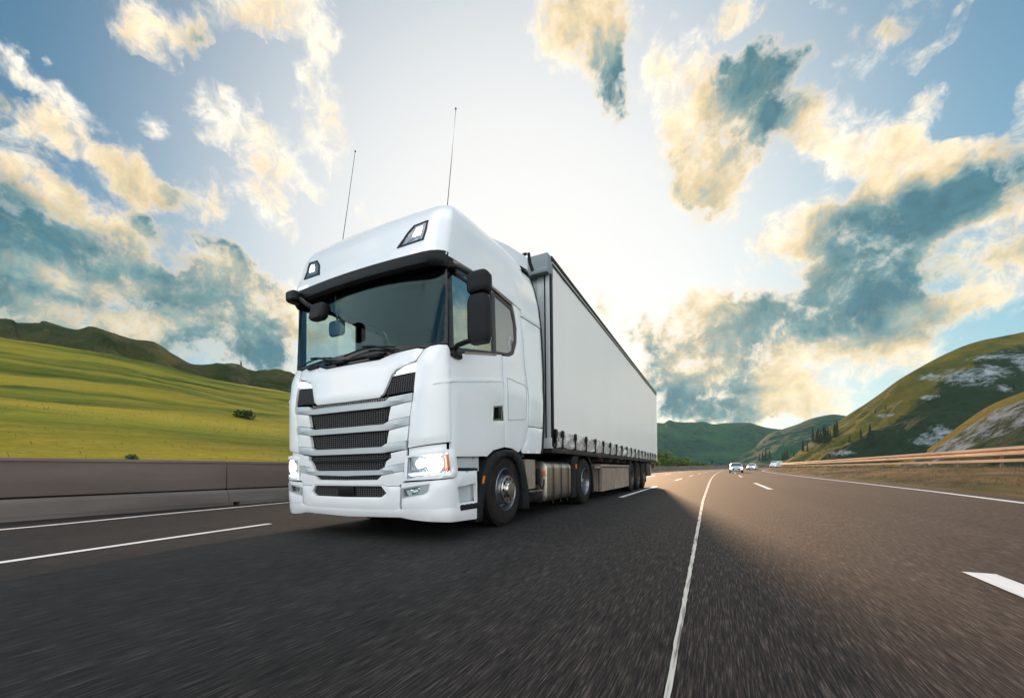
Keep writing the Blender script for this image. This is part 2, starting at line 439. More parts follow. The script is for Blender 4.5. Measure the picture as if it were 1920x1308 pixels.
# ---- cab sides
def sp(l): return [(side(y), z) for y, z in l]
arch_out = [(4.03, .15), (4.06, .40), (4.14, .68), (4.28, .88), (4.48, .985), (4.77, 1.035), (4.98, 1.03), (5.18, .985), (5.33, .87), (5.45, .62), (5.52, .35), (5.55, .16)]
arch_in = [(4.17, .15), (4.20, .38), (4.27, .58), (4.40, .77), (4.58, .89), (4.80, .945), (4.96, .935), (5.10, .86), (5.22, .70), (5.30, .45), (5.32, .20)]
win1 = [(3.63, 2.10), (4.52, 2.285), (4.52, 3.02), (4.07, 3.04), (3.63, 2.93)]
win2 = [(4.62, 2.31), (4.94, 2.37), (5.08, 2.44), (5.18, 2.62), (5.16, 2.86), (5.08, 3.02), (4.62, 3.04)]
for sg in (1, -1):
    q = lambda l: [(sg*a, b) for a, b in sp(l)]
    bm = bmesh.new()
    panel(bm, q([(3.557, .905), (4.27, .93), (4.30, .925), (4.46, 1.01), (4.765, 1.065), (4.765, 2.30), (4.0, 2.13), (3.75, 2.055), (3.557, 2.04)]), cab, .002, .04, [q([(4.47, 1.40), (4.72, 1.43), (4.70, 1.60), (4.49, 1.56)])], .07, .008)
    door = obj('door', bm, M['white'], truck)
    bm = bmesh.new(); panel(bm, q([(4.45, 1.385), (4.74, 1.415), (4.715, 1.615), (4.47, 1.575)]), cab, .006, .014, [q([(4.475, 1.41), (4.715, 1.435), (4.695, 1.595), (4.49, 1.555)])])
    hd = obj('door_handle', bm, M['chrome'], door)
    bm = bmesh.new(); panel(bm, q([(4.47, 1.40), (4.72, 1.43), (4.70, 1.60), (4.49, 1.56)]), cab, -.05, .01)
    panel(bm, q([(4.60, 1.42), (4.69, 1.43), (4.67, 1.585), (4.60, 1.57)]), cab, .0, .02)
    obj('handle_grip', bm, M['black'], hd)
    bm = bmesh.new(); panel(bm, q([(3.3, 1.655), (3.42, 1.678), (4.74, 1.935), (4.74, 1.965), (3.5, 1.725), (3.35, 1.70)]), cab, .022, .024, (), .05, .012)
    obj('side_crease', bm, M['white'], door)
    bm = bmesh.new()
    panel(bm, q([(4.778, 1.066), (4.98, 1.06), (5.20, 1.01), (5.30, 1.06), (5.42, 1.18), (5.53, 1.40), (5.57, 1.73), (5.55, 2.0), (5.47, 2.35), (5.45, 2.75), (5.38, 3.16), (5.10, 3.16), (5.20, 3.00), (5.26, 2.80), (5.24, 2.58), (5.14, 2.40), (4.98, 2.33), (4.778, 2.29)]), cab, .002, .04, (), .07, .008)
    rs = obj('cab_side', bm, M['white'], truck)
    bm = bmesh.new()
    loop = [(4.87, 1.445), (4.87, 2.0), (4.89, 2.02), (5.46, 2.02), (5.50, 1.97), (5.47, 1.55), (5.43, 1.50), (4.89, 1.435)]
    lp2 = [(4.88, 1.452), (4.88, 1.995), (4.895, 2.01), (5.45, 2.01), (5.49, 1.965), (5.46, 1.555), (5.425, 1.51), (4.895, 1.445)]
    panel(bm, q(loop), cab, .0045, .004, [q(lp2)], .1, 0)
    obj('locker_seam', bm, M['grey'], rs)
    # black frame round both side windows
    bm = bmesh.new()
    panel(bm, q([(3.56, 2.05), (3.76, 2.065), (4.0, 2.14), (4.77, 2.31), (4.98, 2.34), (5.13, 2.41), (5.23, 2.59), (5.25, 2.80), (5.19, 2.99), (5.10, 3.10), (4.55, 3.125), (4.07, 3.11), (3.56, 3.05)]), cab, -.006, .03, [q(win1), q(win2)], .06, .003)
    fr = obj('window_frame', bm, M['frame_black'], truck)
    bm = bmesh.new(); panel(bm, q([(3.62, 2.09), (4.53, 2.275), (4.53, 3.03), (4.07, 3.05), (3.62, 2.94)]), cab, -.018, .006, (), .2, 0); obj('side_window', bm, M['side_glass'], fr)
    bm = bmesh.new(); panel(bm, q([(4.61, 2.30), (4.94, 2.36), (5.09, 2.43), (5.19, 2.62), (5.17, 2.86), (5.09, 3.03), (4.61, 3.05)]), cab, -.016, .006, (), .2, 0); obj('quarter_window', bm, M['privacy'], fr)
    bm = bmesh.new()
    panel(bm, q([(3.60, 3.06), (4.07, 3.115), (4.55, 3.13), (5.10, 3.105), (5.10, 3.085), (4.55, 3.105), (4.07, 3.09), (3.60, 3.03)]), cab, .01, .02, (), .06, .002)
    obj('window_trim', bm, M['ribbed'], fr); bm = bmesh.new()
    panel(bm, q([(3.85, 2.105), (4.60, 2.27), (4.60, 2.25), (3.85, 2.085)]), cab, .008, .02, (), .06, .002)
    obj('window_trim', bm, M['ribbed'], fr)
    # wheel arch fender
    bm = bmesh.new()
    panel(bm, q(arch_out+arch_in[::-1]), cab, .035, .22, (), .05, .02)
    fe = obj('wheel_arch', bm, M['black_soft'], truck)
    bm = bmesh.new(); panel(bm, q([(4.13, .60), (4.143, .60), (4.175, .69), (4.162, .69)]), cab, .05, .03); obj('side_marker', bm, M['amber'], fe)
    # fairing behind the cab
    bm = bmesh.new()
    panel(bm, q([(4.75, 3.72), (4.88, 3.665), (5.03, 3.56), (5.20, 3.39), (5.38, 3.12), (5.40, 3.035), (6.13, 3.08), (6.0, 3.60), (5.92, 3.83), (5.3, 3.765)]), cab, .02, .03, (), .07, .012)
    panel(bm, q([(5.405, 3.02), (5.465, 2.70), (5.485, 2.35), (5.565, 2.0), (5.585, 1.73), (5.55, 1.42), (6.10, 1.44), (6.14, 1.9), (6.17, 2.35), (6.15, 2.8), (6.13, 3.065)]), cab, .012, .03, (), .07, .01)
    panel(bm, q([(5.545, 1.405), (5.45, 1.19), (5.30, 1.03), (5.33, 1.0), (6.0, 1.02), (6.05, 1.10), (6.10, 1.425)]), cab, .012, .03, (), .07, .01)
    fa = obj('side_fairing', bm, M['white'], truck)
    bm = bmesh.new(); panel(bm, q([(4.78, 3.70), (5.3, 3.755), (5.93, 3.82), (5.93, 3.93), (5.3, 3.86)]), cab, .004, .02, (), .1, 0); obj('fairing_gap', bm, M['dark'], fa)
    bm = bmesh.new()
    panel(bm, q([(5.91, 3.96), (5.98, 3.70), (6.14, 3.07), (6.16, 2.8), (6.18, 2.35), (6.15, 1.9), (6.11, 1.43), (6.06, 1.10), (6.01, 1.02), (6.07, 1.02), (6.12, 1.08), (6.18, 1.43), (6.22, 1.9), (6.25, 2.35), (6.23, 2.8), (6.21, 3.07), (6.06, 3.70), (5.99, 3.98)]), cab, .006, .05, (), .06, .002)
    obj('rubber_flap', bm, M['black'], fa)

# ---- greenhouse front: frame, glass, cowl, wipers
wsh = sym([(0, 2.155), (.8, 2.135), (1.17, 2.12), (1.235, 2.14), (1.262, 2.20), (1.268, 2.95), (1.0, 2.99), (0, 3.0)])
one('windscreen_frame', [sym([(0, 2.02), (.42, 2.025), (.6, 2.07), (.9, 2.105), (1.0, 2.085), (1.08, 2.108), (1.34, 2.115), (1.41, 2.065), (1.50, 2.06), (1.50, 3.05), (0, 3.09)])], M['frame_black'], -.008, .035, holes=[wsh], step=.07)
one('windscreen', [sym([(0, 2.15), (.8, 2.13), (1.18, 2.115), (1.25, 2.14), (1.275, 2.2), (1.28, 2.96), (1.0, 3.0), (0, 3.01)])], M['windscreen'], -.02, .006, step=.1, drop=0)
one('windscreen_top_band', [sym([(0, 2.94), (.75, 2.925), (.78, 2.90), (1.15, 2.90), (1.25, 2.965), (1.27, 3.03), (0, 3.03)])], M['dark'], -.03, .006, step=.1, drop=0)
for c0, c1 in ((.64, -.10), (-.32, -1.02)):
    bm = bmesh.new()
    pts = [cab(c0+(c1-c0)*t, 2.12+.04*math.sin(t*PI)-.012*t, .03) for t in [k/10 for k in range(11)]]
    tube(bm, pts, .009, 6)
    pts = [cab(c0+(c1-c0)*t, 2.075+.10*math.sin(min(1, t*1.6)*PI*.5), .04) for t in [k/6*.6 for k in range(7)]]
    tube(bm, pts, .012, 6)
    obj('wiper', bm, M['black'], truck)
bm = bmesh.new()
for c in (-.7, -.2, .35):
    p = cab(c, 2.055, .012)
    box(bm, p, (.20, .05, .035), bev=.008)
panel(bm, sym([(0, 2.075), (.5, 2.085), (.5, 2.065), (0, 2.055)]), cab, .02, .03)
obj('cowl_panel', bm, M['black_soft'], truck)

# ---- roof shell
def ztop(y): return interp(y, [(3.3, 3.755), (3.7, 3.80), (4.06, 3.85), (4.6, 3.895), (5.0, 3.93), (5.6, 3.96)])
YF = 3.375
def plan(s, inset):
    W = 1.235
    s = abs(s)
    if s <= A1: a, y, n = s, YF+.045*(s/A1)**2, Vector((0, -1))
    elif s < SC:
        ph = (s-A1)/LC*PI/2
        a, y = A1+(W-A1)*math.sin(ph), YC-(YC-YF-.045)*math.cos(ph)
        n = Vector((math.sin(ph)*.9, -math.cos(ph))).normalized()
    else: a, y, n = W, YC+s-SC, Vector((1, 0))
    return max(0, a-n.x*inset), y-n.y*inset, -n.y
RG = [(0, 0, 0), (.05, .012, .0), (.15, .03, .004), (.28, .06, .009), (.42, .10, .016), (.56, .125, .018), (.68, .16, .026), (.78, .195, .04), (.86, .23, .06), (.92, .27, .088), (.96, .325, .13), (.985, .42, .21), (1., .65, .45), (1., 1.0, .9), (1., 1.1, 1.235)]
def roof_pt(s, k):
    """ring k of the roof: the plan outline shrunk towards the middle and lifted"""
    h, df, ds_ = RG[k]
    a, y, _ = plan(s, 0)
    zb = interp(y, [(3.45, 3.085), (3.56, 3.062), (4.07, 3.12), (4.6, 3.13), (5.6, 3.12)])
    a = a*(1.235-ds_)/1.235
    y = y+df*max(0, 1-(y-YF)/(5.5-YF))
    return Vector((XC+(a if s >= 0 else -a), y, zb+h*(ztop(y)-zb)))
bm = bmesh.new()
ss = [x*.105 for x in range(0, 9)]+[A1+LC*x/8 for x in range(0, 9)]+[SC+x*.12 for x in range(1, 17)]
ss = [-x for x in ss[:0:-1]]+ss
grid = [[bm.verts.new(roof_pt(s, k)) for k in range(len(RG))] for s in ss]
for a, b in zip(grid, grid[1:]):
    for k in range(len(RG)-1): bm.faces.new((a[k], b[k], b[k+1], a[k+1]))
bmesh.ops.remove_doubles(bm, verts=bm.verts, dist=.002)
def edge_row(sgn): return
roof = obj('roof', bm, M['white'], truck, sharp=50)
m = roof.modifiers.new('thick', 'SOLIDIFY'); m.thickness = .03; m.offset = -1
def roof_map(s, t, off=0.):
    """lay something on the forehead of the roof: t is the share of its height"""
    k = 0
    while k < len(RG)-2 and RG[k+1][0] < t: k += 1
    f = (t-RG[k][0])/(RG[k+1][0]-RG[k][0])
    p = roof_pt(s, k).lerp(roof_pt(s, k+1), f)
    e = .02
    q1 = roof_pt(s+e, k).lerp(roof_pt(s+e, k+1), f); q0 = roof_pt(s-e, k).lerp(roof_pt(s-e, k+1), f)
    q2 = roof_pt(s, k+1)-roof_pt(s, k)
    n = (q1-q0).cross(q2).normalized()
    return p+n*off
for sg in (1, -1):
    q = lambda l: [(sg*a, b) for a, b in l]
    shape = [(.635, .215), (.985, .25), (1.0, .61), (.81, .585), (.73, .47)]
    bm = bmesh.new(); panel(bm, q(shape), roof_map, .012, .03, [q([(.685, .24), (.965, .27), (.98, .59), (.825, .565), (.75, .46)])], .1, .003)
    rl = obj('roof_lamp', bm, M['black'], truck)
    bm = bmesh.new(); panel(bm, q([(.675, .235), (.97, .265), (.985, .60), (.82, .575), (.745, .47)]), roof_map, .004, .004, (), .15, 0); obj('reflector', bm, M['reflector_dim'], rl)
    bm = bmesh.new(); panel(bm, q([(.82, .37), (.92, .38), (.93, .52), (.86, .51)]), roof_map, .012, .004, (), .1, .003); obj('lit_bulb', bm, M['lamp'], rl)
    bm = bmesh.new(); panel(bm, q([(.85, .05), (1.04, .06), (1.04, .088), (.85, .078)]), roof_map, .008, .012, (), .1, .002); obj('marker_lamp', bm, M['lamp_warm'], truck)
# crease across the forehead
bm = bmesh.new()
panel(bm, [(-.62, .19), (.62, .19), (.62, .21), (-.62, .21)], roof_map, .004, .01, (), .1, .004)
obj('roof_crease', bm, M['white'], truck)
# sun visor
def vis(s, t, off=0.):
    a, y, nn = plan(s, 0)
    z = 3.075+(2.955-3.075)*t - (.02 if abs(s) > 1.2 else 0)
    return Vector((XC+(a if s >= 0 else -a), y-.02+.05*t, z))
bm = bmesh.new()
SV = [x*.1 for x in range(-15, 16)]
rows = []
for s in SV:
    a, y, w = plan(s, 0)
    dpt = .16 if abs(s) < 1.3 else .10
    sx = XC+(a if s >= 0 else -a)
    ins = plan(s, dpt); ix = XC+(ins[0] if s >= 0 else -ins[0])
    zc = -.015*max(0, abs(s)-.9)/.5
    rows.append([bm.verts.new((sx, y, 3.10)), bm.verts.new((sx, y-.012, 3.055+zc)), bm.verts.new((sx, y+.0, 2.985+zc)), bm.verts.new((sx, y+.03, 2.955+zc)), bm.verts.new((ix, ins[1], 2.975+zc)), bm.verts.new((ix, ins[1], 3.10))])
for a, b in zip(rows, rows[1:]):
    for k in range(6): bm.faces.new((a[k], a[(k+1) % 6], b[(k+1) % 6], b[k]))
bm.faces.new(rows[0]); bm.faces.new(rows[-1][::-1])
obj('sun_visor', bm, M['black'], truck)
# roof deflector behind the cab roof
bm = bmesh.new()
prof = [(4.25, 3.80), (4.55, 3.90), (4.9, 4.02), (5.3, 4.125), (5.84, 4.20)]
rows = []
for y, z in prof:
    w = interp(y, [(4.25, .85), (4.9, .98), (5.84, 1.05)])
    zb = interp(y, [(4.2, 3.76), (4.7, 3.80), (5.84, 3.93)])
    rows.append([bm.verts.new((XC+a*w, y, zz)) for a, zz in ((-1.09, zb), (-1.09, zb+(z-zb)*.7), (-1.05, z-.03), (-.96, z), (0, z+.015), (.96, z), (1.05, z-.03), (1.09, zb+(z-zb)*.7), (1.09, zb))])
for a, b in zip(rows, rows[1:]):
    for k in range(9): bm.faces.new((a[k], a[(k+1) % 9], b[(k+1) % 9], b[k]))
bm.faces.new(rows[0]); bm.faces.new(rows[-1][::-1])
df = obj('roof_deflector', bm, M['white'], truck)
bm = bmesh.new()
for sg in (1, -1):
    tube(bm, [(XC+sg*1.155, 5.86, 4.21), (XC+sg*1.16, 5.90, 4.07), (XC+sg*1.19, 5.94, 3.95)], .028, 6)
tube(bm, [(XC-1.12, 5.86, 4.205), (XC, 5.86, 4.225), (XC+1.12, 5.86, 4.205)], .022, 6)
obj('rubber_flap', bm, M['black'], df)
# cab back wall and floor, headliner, dashboard, seats, steering wheel
bm = bmesh.new(); boxr(bm, XC-1.2, XC+1.2, 5.42, 5.50, .95, 3.75); obj('rear_wall', bm, M['fabric'], truck)
bm = bmesh.new(); boxr(bm, XC-1.18, XC+1.18, 3.62, 5.42, 3.10, 3.14); boxr(bm, XC-1.15, XC+1.15, 3.60, 3.72, 2.98, 3.12); obj('headliner', bm, M['fabric'], truck)
bm = bmesh.new(); boxr(bm, XC-1.18, XC+1.18, 3.45, 5.45, 1.02, 1.10); obj('cab_floor', bm, M['dark'], truck)
bm = bmesh.new()
boxr(bm, XC-1.13, XC+1.13, 3.50, 3.98, 1.75, 2.12, .03)
boxr(bm, XC+.30, XC+1.05, 3.72, 4.02, 2.05, 2.22, .04)
boxr(bm, XC-.2, XC+.15, 3.75, 4.0, 2.05, 2.16, .02)
obj('dashboard', bm, M['seat'], truck)
for dx in (-.68, .68):
    bm = bmesh.new()
    boxr(bm, XC+dx-.26, XC+dx+.26, 4.25, 4.78, 1.55, 1.72, .05)
    boxr(bm, XC+dx-.25, XC+dx+.25, 4.72, 4.88, 1.65, 2.38, .06)
    boxr(bm, XC+dx-.14, XC+dx+.14, 4.74, 4.86, 2.40, 2.62, .04)
    boxr(bm, XC+dx-.12, XC+dx+.12, 4.40, 4.62, 1.08, 1.56)
    obj('seat', bm, M['seat'], truck)
bm = bmesh.new()
cw = Vector((XC+.68, 4.03, 2.12))
ring = []
for k in range(29):
    a = k*2*PI/28
    ring.append(cw+Vector((.23*math.cos(a), -.10*math.sin(a), .20*math.sin(a))))
tube(bm, ring, .016, 8)
tube(bm, [cw+Vector((-.22, 0, 0)), cw+Vector((.22, 0, 0))], .018, 6)
tube(bm, [cw, cw+Vector((0, -.25, -.15))], .03, 8)
obj('steering_wheel', bm, M['black'], truck)
# ---- mirrors
def housing(bm, x0, x1, yc, ty, z0, z1, taper=.0, lean=0.):
    """rounded mirror shell: width x0..x1 is spread along y here"""
    segs = 14
    rows = []
    for j in range(9):
        t = j/8; z = z0+(z1-z0)*t
        e = (1-abs(2*t-1)**5)**.5
        e = .86+.14*e if 0 < t < 1 else .82
        ring = []
        for k in range(segs):
            a = k*2*PI/segs
            cx, sy = math.cos(a), math.sin(a)
            cx = math.copysign(abs(cx)**.38, cx); sy = math.copysign(abs(sy)**.6, sy)
            ring.append(bm.verts.new(((x0+x1)/2+(x1-x0)/2*cx*e*(1-taper*(1-t)), yc+ty/2*sy*e+lean*(t-.5), z)))
        rows.append(ring)
    for a, b in zip(rows, rows[1:]):
        for k in range(segs): bm.faces.new((a[k], a[(k+1) % segs], b[(k+1) % segs], b[k]))
    bm.faces.new(rows[0]); bm.faces.new(rows[-1][::-1])
for sg in (1,):
    X = XC+sg*1.262
    bm = bmesh.new()
    housing(bm, X+sg*.20, X+sg*.45, 3.61, .16, 2.085, 2.575)
    mi = obj('side_mirror', bm, M['black_soft'], truck, sharp=50)
    bm = bmesh.new(); housing(bm, X+sg*.205, X+sg*.46, 3.605, .17, 2.60, 2.81); obj('wide_mirror', bm, M['black_soft'], mi, sharp=50)
    bm = bmesh.new()
    tube(bm, [(X-sg*.04, 3.60, 2.96), (X+sg*.08, 3.58, 2.93), (X+sg*.20, 3.585, 2.845), (X+sg*.30, 3.60, 2.79)], .028, 8)
    tube(bm, [(X-sg*.04, 3.66, 2.92), (X+sg*.10, 3.62, 2.82), (X+sg*.22, 3.61, 2.72)], .020, 8)
    box(bm, (X-sg*.02, 3.62, 2.965), (.06, .13, .07), bev=.02)
    obj('upper_arm', bm, M['black'], mi); bm = bmesh.new()
    tube(bm, [(X-sg*.02, 3.63, 2.02), (X+sg*.0, 3.62, 2.07), (X+sg*.06, 3.60, 2.10), (X+sg*.18, 3.60, 2.12), (X+sg*.34, 3.61, 2.13)], .028, 8)
    box(bm, (X-sg*.0, 3.65, 2.015), (.07, .17, .07), bev=.02)
    obj('lower_arm', bm, M['black'], mi)
    bm = bmesh.new()
    boxr(bm, X+sg*.23, X+sg*.42, 3.692, 3.70, 2.13, 2.54, .004); obj('mirror_glass', bm, M['chrome'], mi); bm = bmesh.new(); boxr(bm, X+sg*.23, X+sg*.43, 3.692, 3.70, 2.63, 2.78, .004)
    obj('mirror_glass', bm, M['chrome'], mi)
bm = bmesh.new(); housing(bm, XC-1.12, XC-.93, 3.37, .16, 2.93, 3.06)
km = obj('kerb_mirror', bm, M['black'], truck, sharp=50)
bm = bmesh.new(); housing(bm, XC-.39, XC-.17, 3.15, .13, 2.50, 2.69, lean=.05)
fm = obj('front_mirror', bm, M['black'], truck, sharp=50)
bm = bmesh.new(); tube(bm, [(XC-.95, 3.40, 2.98), (XC-.80, 3.30, 2.90), (XC-.55, 3.20, 2.75), (XC-.30, 3.17, 2.62)], .026, 8); obj('mirror_arm', bm, M['black'], fm)
bm = bmesh.new(); housing(bm, XC-.565, XC-.305, 3.52, .06, 2.46, 2.64); tube(bm, [(XC-.43, 3.52, 2.63), (XC-.43, 3.50, 2.95)], .01, 6); obj('screen_mirror', bm, M['seat'], truck, sharp=50)
# ---- antennas
for x, y, zb, tx, ty, tz in ((XC-.86, 3.95, 3.74, XC-.775, 4.15, 5.33), (XC+.90, 4.0, 3.76, XC+.975, 4.12, 5.19)):
    bm = bmesh.new(); tube(bm, [(x, y, zb), (x+(tx-x)*.03, y+(ty-y)*.03, zb+.05)], .014, 8)
    an = obj('antenna', bm, M['black'], truck)
    bm = bmesh.new(); tube(bm, [(x, y, zb+.04), ((x+tx)/2, (y+ty)/2, (zb+tz)/2), (tx, ty, tz)], .0048, 6, .003)
    box(bm, (tx, ty, tz), (.014, .014, .02)); obj('whip', bm, M['black'], an)

# ---- wheels
def wheel(parent, x, y, sg, r=.495, wid=.30, style='front', z=None):
    z = r if z is None else z
    w = pempty('wheel', parent)
    bm = bmesh.new()
    prof = [(.283, -.01), (.30, -.003), (.33, .002), (.40, .005), (r-.045, -.005), (r-.012, -.025), (r, -.05)]
    prof += [(r, -wid+.05), (r-.012, -wid+.025), (r-.045, -wid+.005), (.33, -wid), (.283, -wid+.01)]
    lathe_x(bm, prof, x, y, z, 64, sg)
    n = 40
    for k in range(n):                                   # tread blocks
        a = k*2*PI/n
        for c in (-wid*.2, -wid*.5, -wid*.8):
            box(bm, (x+sg*c, y+(r+.002)*math.sin(a), z+(r+.002)*math.cos(a)), (wid*.22, .05, .012), (-a, 0, 0))
    obj('tyre', bm, M['rubber'], w)
    bm = bmesh.new()
    if style == 'front':
        lathe_x(bm, [(.286, -.012), (.292, -.002), (.284, .004), (.272, -.01), (.262, -.05), (.255, -.115), (.235, -.13), (.215, -.10), (.195, -.03), (.185, .0), (.178, .01)], x, y, z, 64, sg)
    else:
        lathe_x(bm, [(.286, -.012), (.292, -.002), (.284, .004), (.272, -.01), (.262, -.06), (.25, -.14), (.215, -.17), (.17, -.175), (.12, -.175), (.12, -.12), (.105, -.10), (.05, -.095), (0, -.095)], x, y, z, 64, sg)
    obj('rim', bm, M['rim'] if parent is truck else M['rim_dirty'], w)
    bm = bmesh.new()
    if style == 'front':
        lathe_x(bm, [(.180, .0), (.182, .022), (.190, .03), (.182, .038), (.10, .038)], x, y, z, 64, sg)
        lathe_x(bm, [(.112, .036), (.110, .060), (.098, .078), (.06, .084), (0, .085)], x, y, z, 40, sg)
        obj('hub', bm, M['wheel_metal'], w)
    else:
        lathe_x(bm, [(.075, -.12), (.07, -.06), (.05, -.045), (0, -.043)], x, y, z, 32, sg)
        obj('hub', bm, M['rim'] if parent is truck else M['rim_dirty'], w)
    if style == 'front' and sg > 0:
        for k in range(10):
            a = (k+.5)*2*PI/10
            bm = bmesh.new()
            lathe_x(bm, [(.021, -.004), (.021, .0015), (.012, .003), (0, .003)], x+sg*.039, y+.148*math.sin(a), z+.148*math.cos(a), 12, sg)
            obj('hub_hole', bm, M['dark'], w)
    return w
XW = -2.54
wheel(truck, XW, 4.867, 1)
wheel(truck, 2*XC-XW, 4.867, -1)
for sg in (1, -1):
    x = XW if sg == 1 else 2*XC-XW
    wheel(truck, x, 8.632, sg, style='rear', wid=.62)
# ---- chassis and equipment
bm = bmesh.new()
for dx in (-.4, .4): boxr(bm, XC+dx-.05, XC+dx+.05, 3.9, 9.4, .62, .90)
for y in (4.867, 8.632): tube(bm, [(XC-1.0, y, .495), (XC+1.0, y, .495)], .09, 10)
boxr(bm, XC-.95, XC+.95, 3.75, 5.4, .80, 1.02)
boxr(bm, XC-.9, XC+.9, 3.5, 4.2, .34, .80)
boxr(bm, XC-.75, XC+.75, 5.5, 7.4, .30, .92)
boxr(bm, XC-.5, XC+.5, 7.9, 9.2, .90, 1.08, .03)
obj('chassis', bm, M['chassis'], truck)
for sg in (1, -1):
    bm = bmesh.new(); prev = None
    for k in range(15):
        a = R(-80+160*k/14)
        cur_ = [bm.verts.new((XC+sg*q, 4.867+.60*math.sin(a), .42+.57*math.cos(a))) for q in (1.20, .70)]
        if prev: bm.faces.new((prev[0], cur_[0], cur_[1], prev[1]))
        prev = cur_
    obj('wheel_housing', bm, M['dark'], truck)
for sg in (1, -1):
    X = XC+sg*1.245
    bm = bmesh.new()
    def tsec(y, x1, z0, z1, dep, r=.12):
        x0 = x1-sg*dep
        pts = []
        for cx, cz, a0 in ((x1-sg*r, z1-r, 0), (x0+sg*r, z1-r, 90), (x0+sg*r, z0+r, 180), (x1-sg*r, z0+r, 270)):
            for k in range(5):
                a = R(a0+k*22.5)
                pts.append(bm.verts.new((cx+sg*r*math.cos(a), y, cz+r*math.sin(a))))
        return pts
    ys = [(6.30, .04), (6.32, .0), (6.34, 0), (7.56, 0), (7.58, .0), (7.60, .04)]
    rings = [tsec(y, X-sg*i, .21+i, .90-i, .62-2*i) for y, i in ys]
    for a, b in zip(rings, rings[1:]):
        for k in range(20): bm.faces.new((a[k], a[(k+1) % 20], b[(k+1) % 20], b[k]))
    bm.faces.new(rings[0]); bm.faces.new(rings[-1][::-1])
    tk = obj('fuel_tank', bm, M['alu'], truck)
    for yy in (6.62, 7.02, 7.40):
        bm = bmesh.new()
        ra = tsec(yy-.02, X+sg*.012, .20, .915, .64); rb = tsec(yy+.02, X+sg*.012, .20, .915, .64)
        for k in range(20): bm.faces.new((ra[k], ra[(k+1) % 20], rb[(k+1) % 20], rb[k]))
        tube(bm, [(X-sg*.02, yy, .22), (X-sg*.01, yy, .17)], .012, 6)
        obj('tank_strap', bm, M['black'], tk)
    bm = bmesh.new(); box(bm, (X-sg*.02, 6.24, .70), (.04, .035, .09), bev=.01); obj('side_marker', bm, M['amber'], truck)
    bm = bmesh.new()
    boxr(bm, X-sg*.05, X-sg*.55, 5.58, 5.95, .46, .92, .015)
    for k in range(5): boxr(bm, X-sg*.045, X-sg*.06, 5.62+k*.07, 5.64+k*.07, .88, .90)
    boxr(bm, X-sg*.04, X-sg*.10, 5.80, 5.92, .50, .66, .01)
    obj('battery_box', bm, M['ribbed'], truck)
    bm = bmesh.new()
    boxr(bm, X-sg*.03, X-sg*.20, 6.02, 6.12, .52, .78, .02); tube(bm, [(X-sg*.03, 6.07, .52), (X-sg*.03, 6.16, .44), (X-sg*.03, 6.24, .50), (X-sg*.03, 6.26, .60)], .012, 6)
    boxr(bm, X-sg*.06, X-sg*.5, 5.56, 6.28, .26, .44, .02)
    obj('air_valve_unit', bm, M['black'], truck)
    bm = bmesh.new(); boxr(bm, X, X-sg*.22, 5.62, 6.10, .405, .435, .008); obj('step', bm, M['chrome'], truck)
    # rear mudguards
    bm = bmesh.new()
    def arcp(a, rr): return (8.632+rr*math.sin(R(a)), .50+rr*math.cos(R(a)))
    outer = [arcp(a, .66) for a in range(-95, -20, 8)]
    inner = [arcp(a, .56) for a in range(-28, -96, -8)]
    def flat(y, z, off): return Vector((X+sg*(off), y, z))
    panel(bm, [(7.72, .20), (7.72, .95), (7.86, 1.04), (8.22, 1.05), (8.12, .92), (8.03, .72), (8.0, .45), (8.02, .20)], flat, -.02, .6, (), .1, .01)
    panel(bm, [(8.10, 1.0), (8.25, 1.085), (8.6, 1.13), (8.95, 1.08), (9.18, .92), (9.33, .60), (9.38, .20), (9.33, .20), (9.27, .58), (9.12, .87), (8.92, 1.03), (8.6, 1.075), (8.28, 1.03)], flat, -.02, .6, (), .1, .01)
    mg = obj('rear_mudguard', bm, M['black_soft'], truck)
    bm = bmesh.new(); box(bm, (X-sg*.0, 7.93, .82), (.03, .03, .09), bev=.008); obj('side_marker', bm, M['amber'], mg)
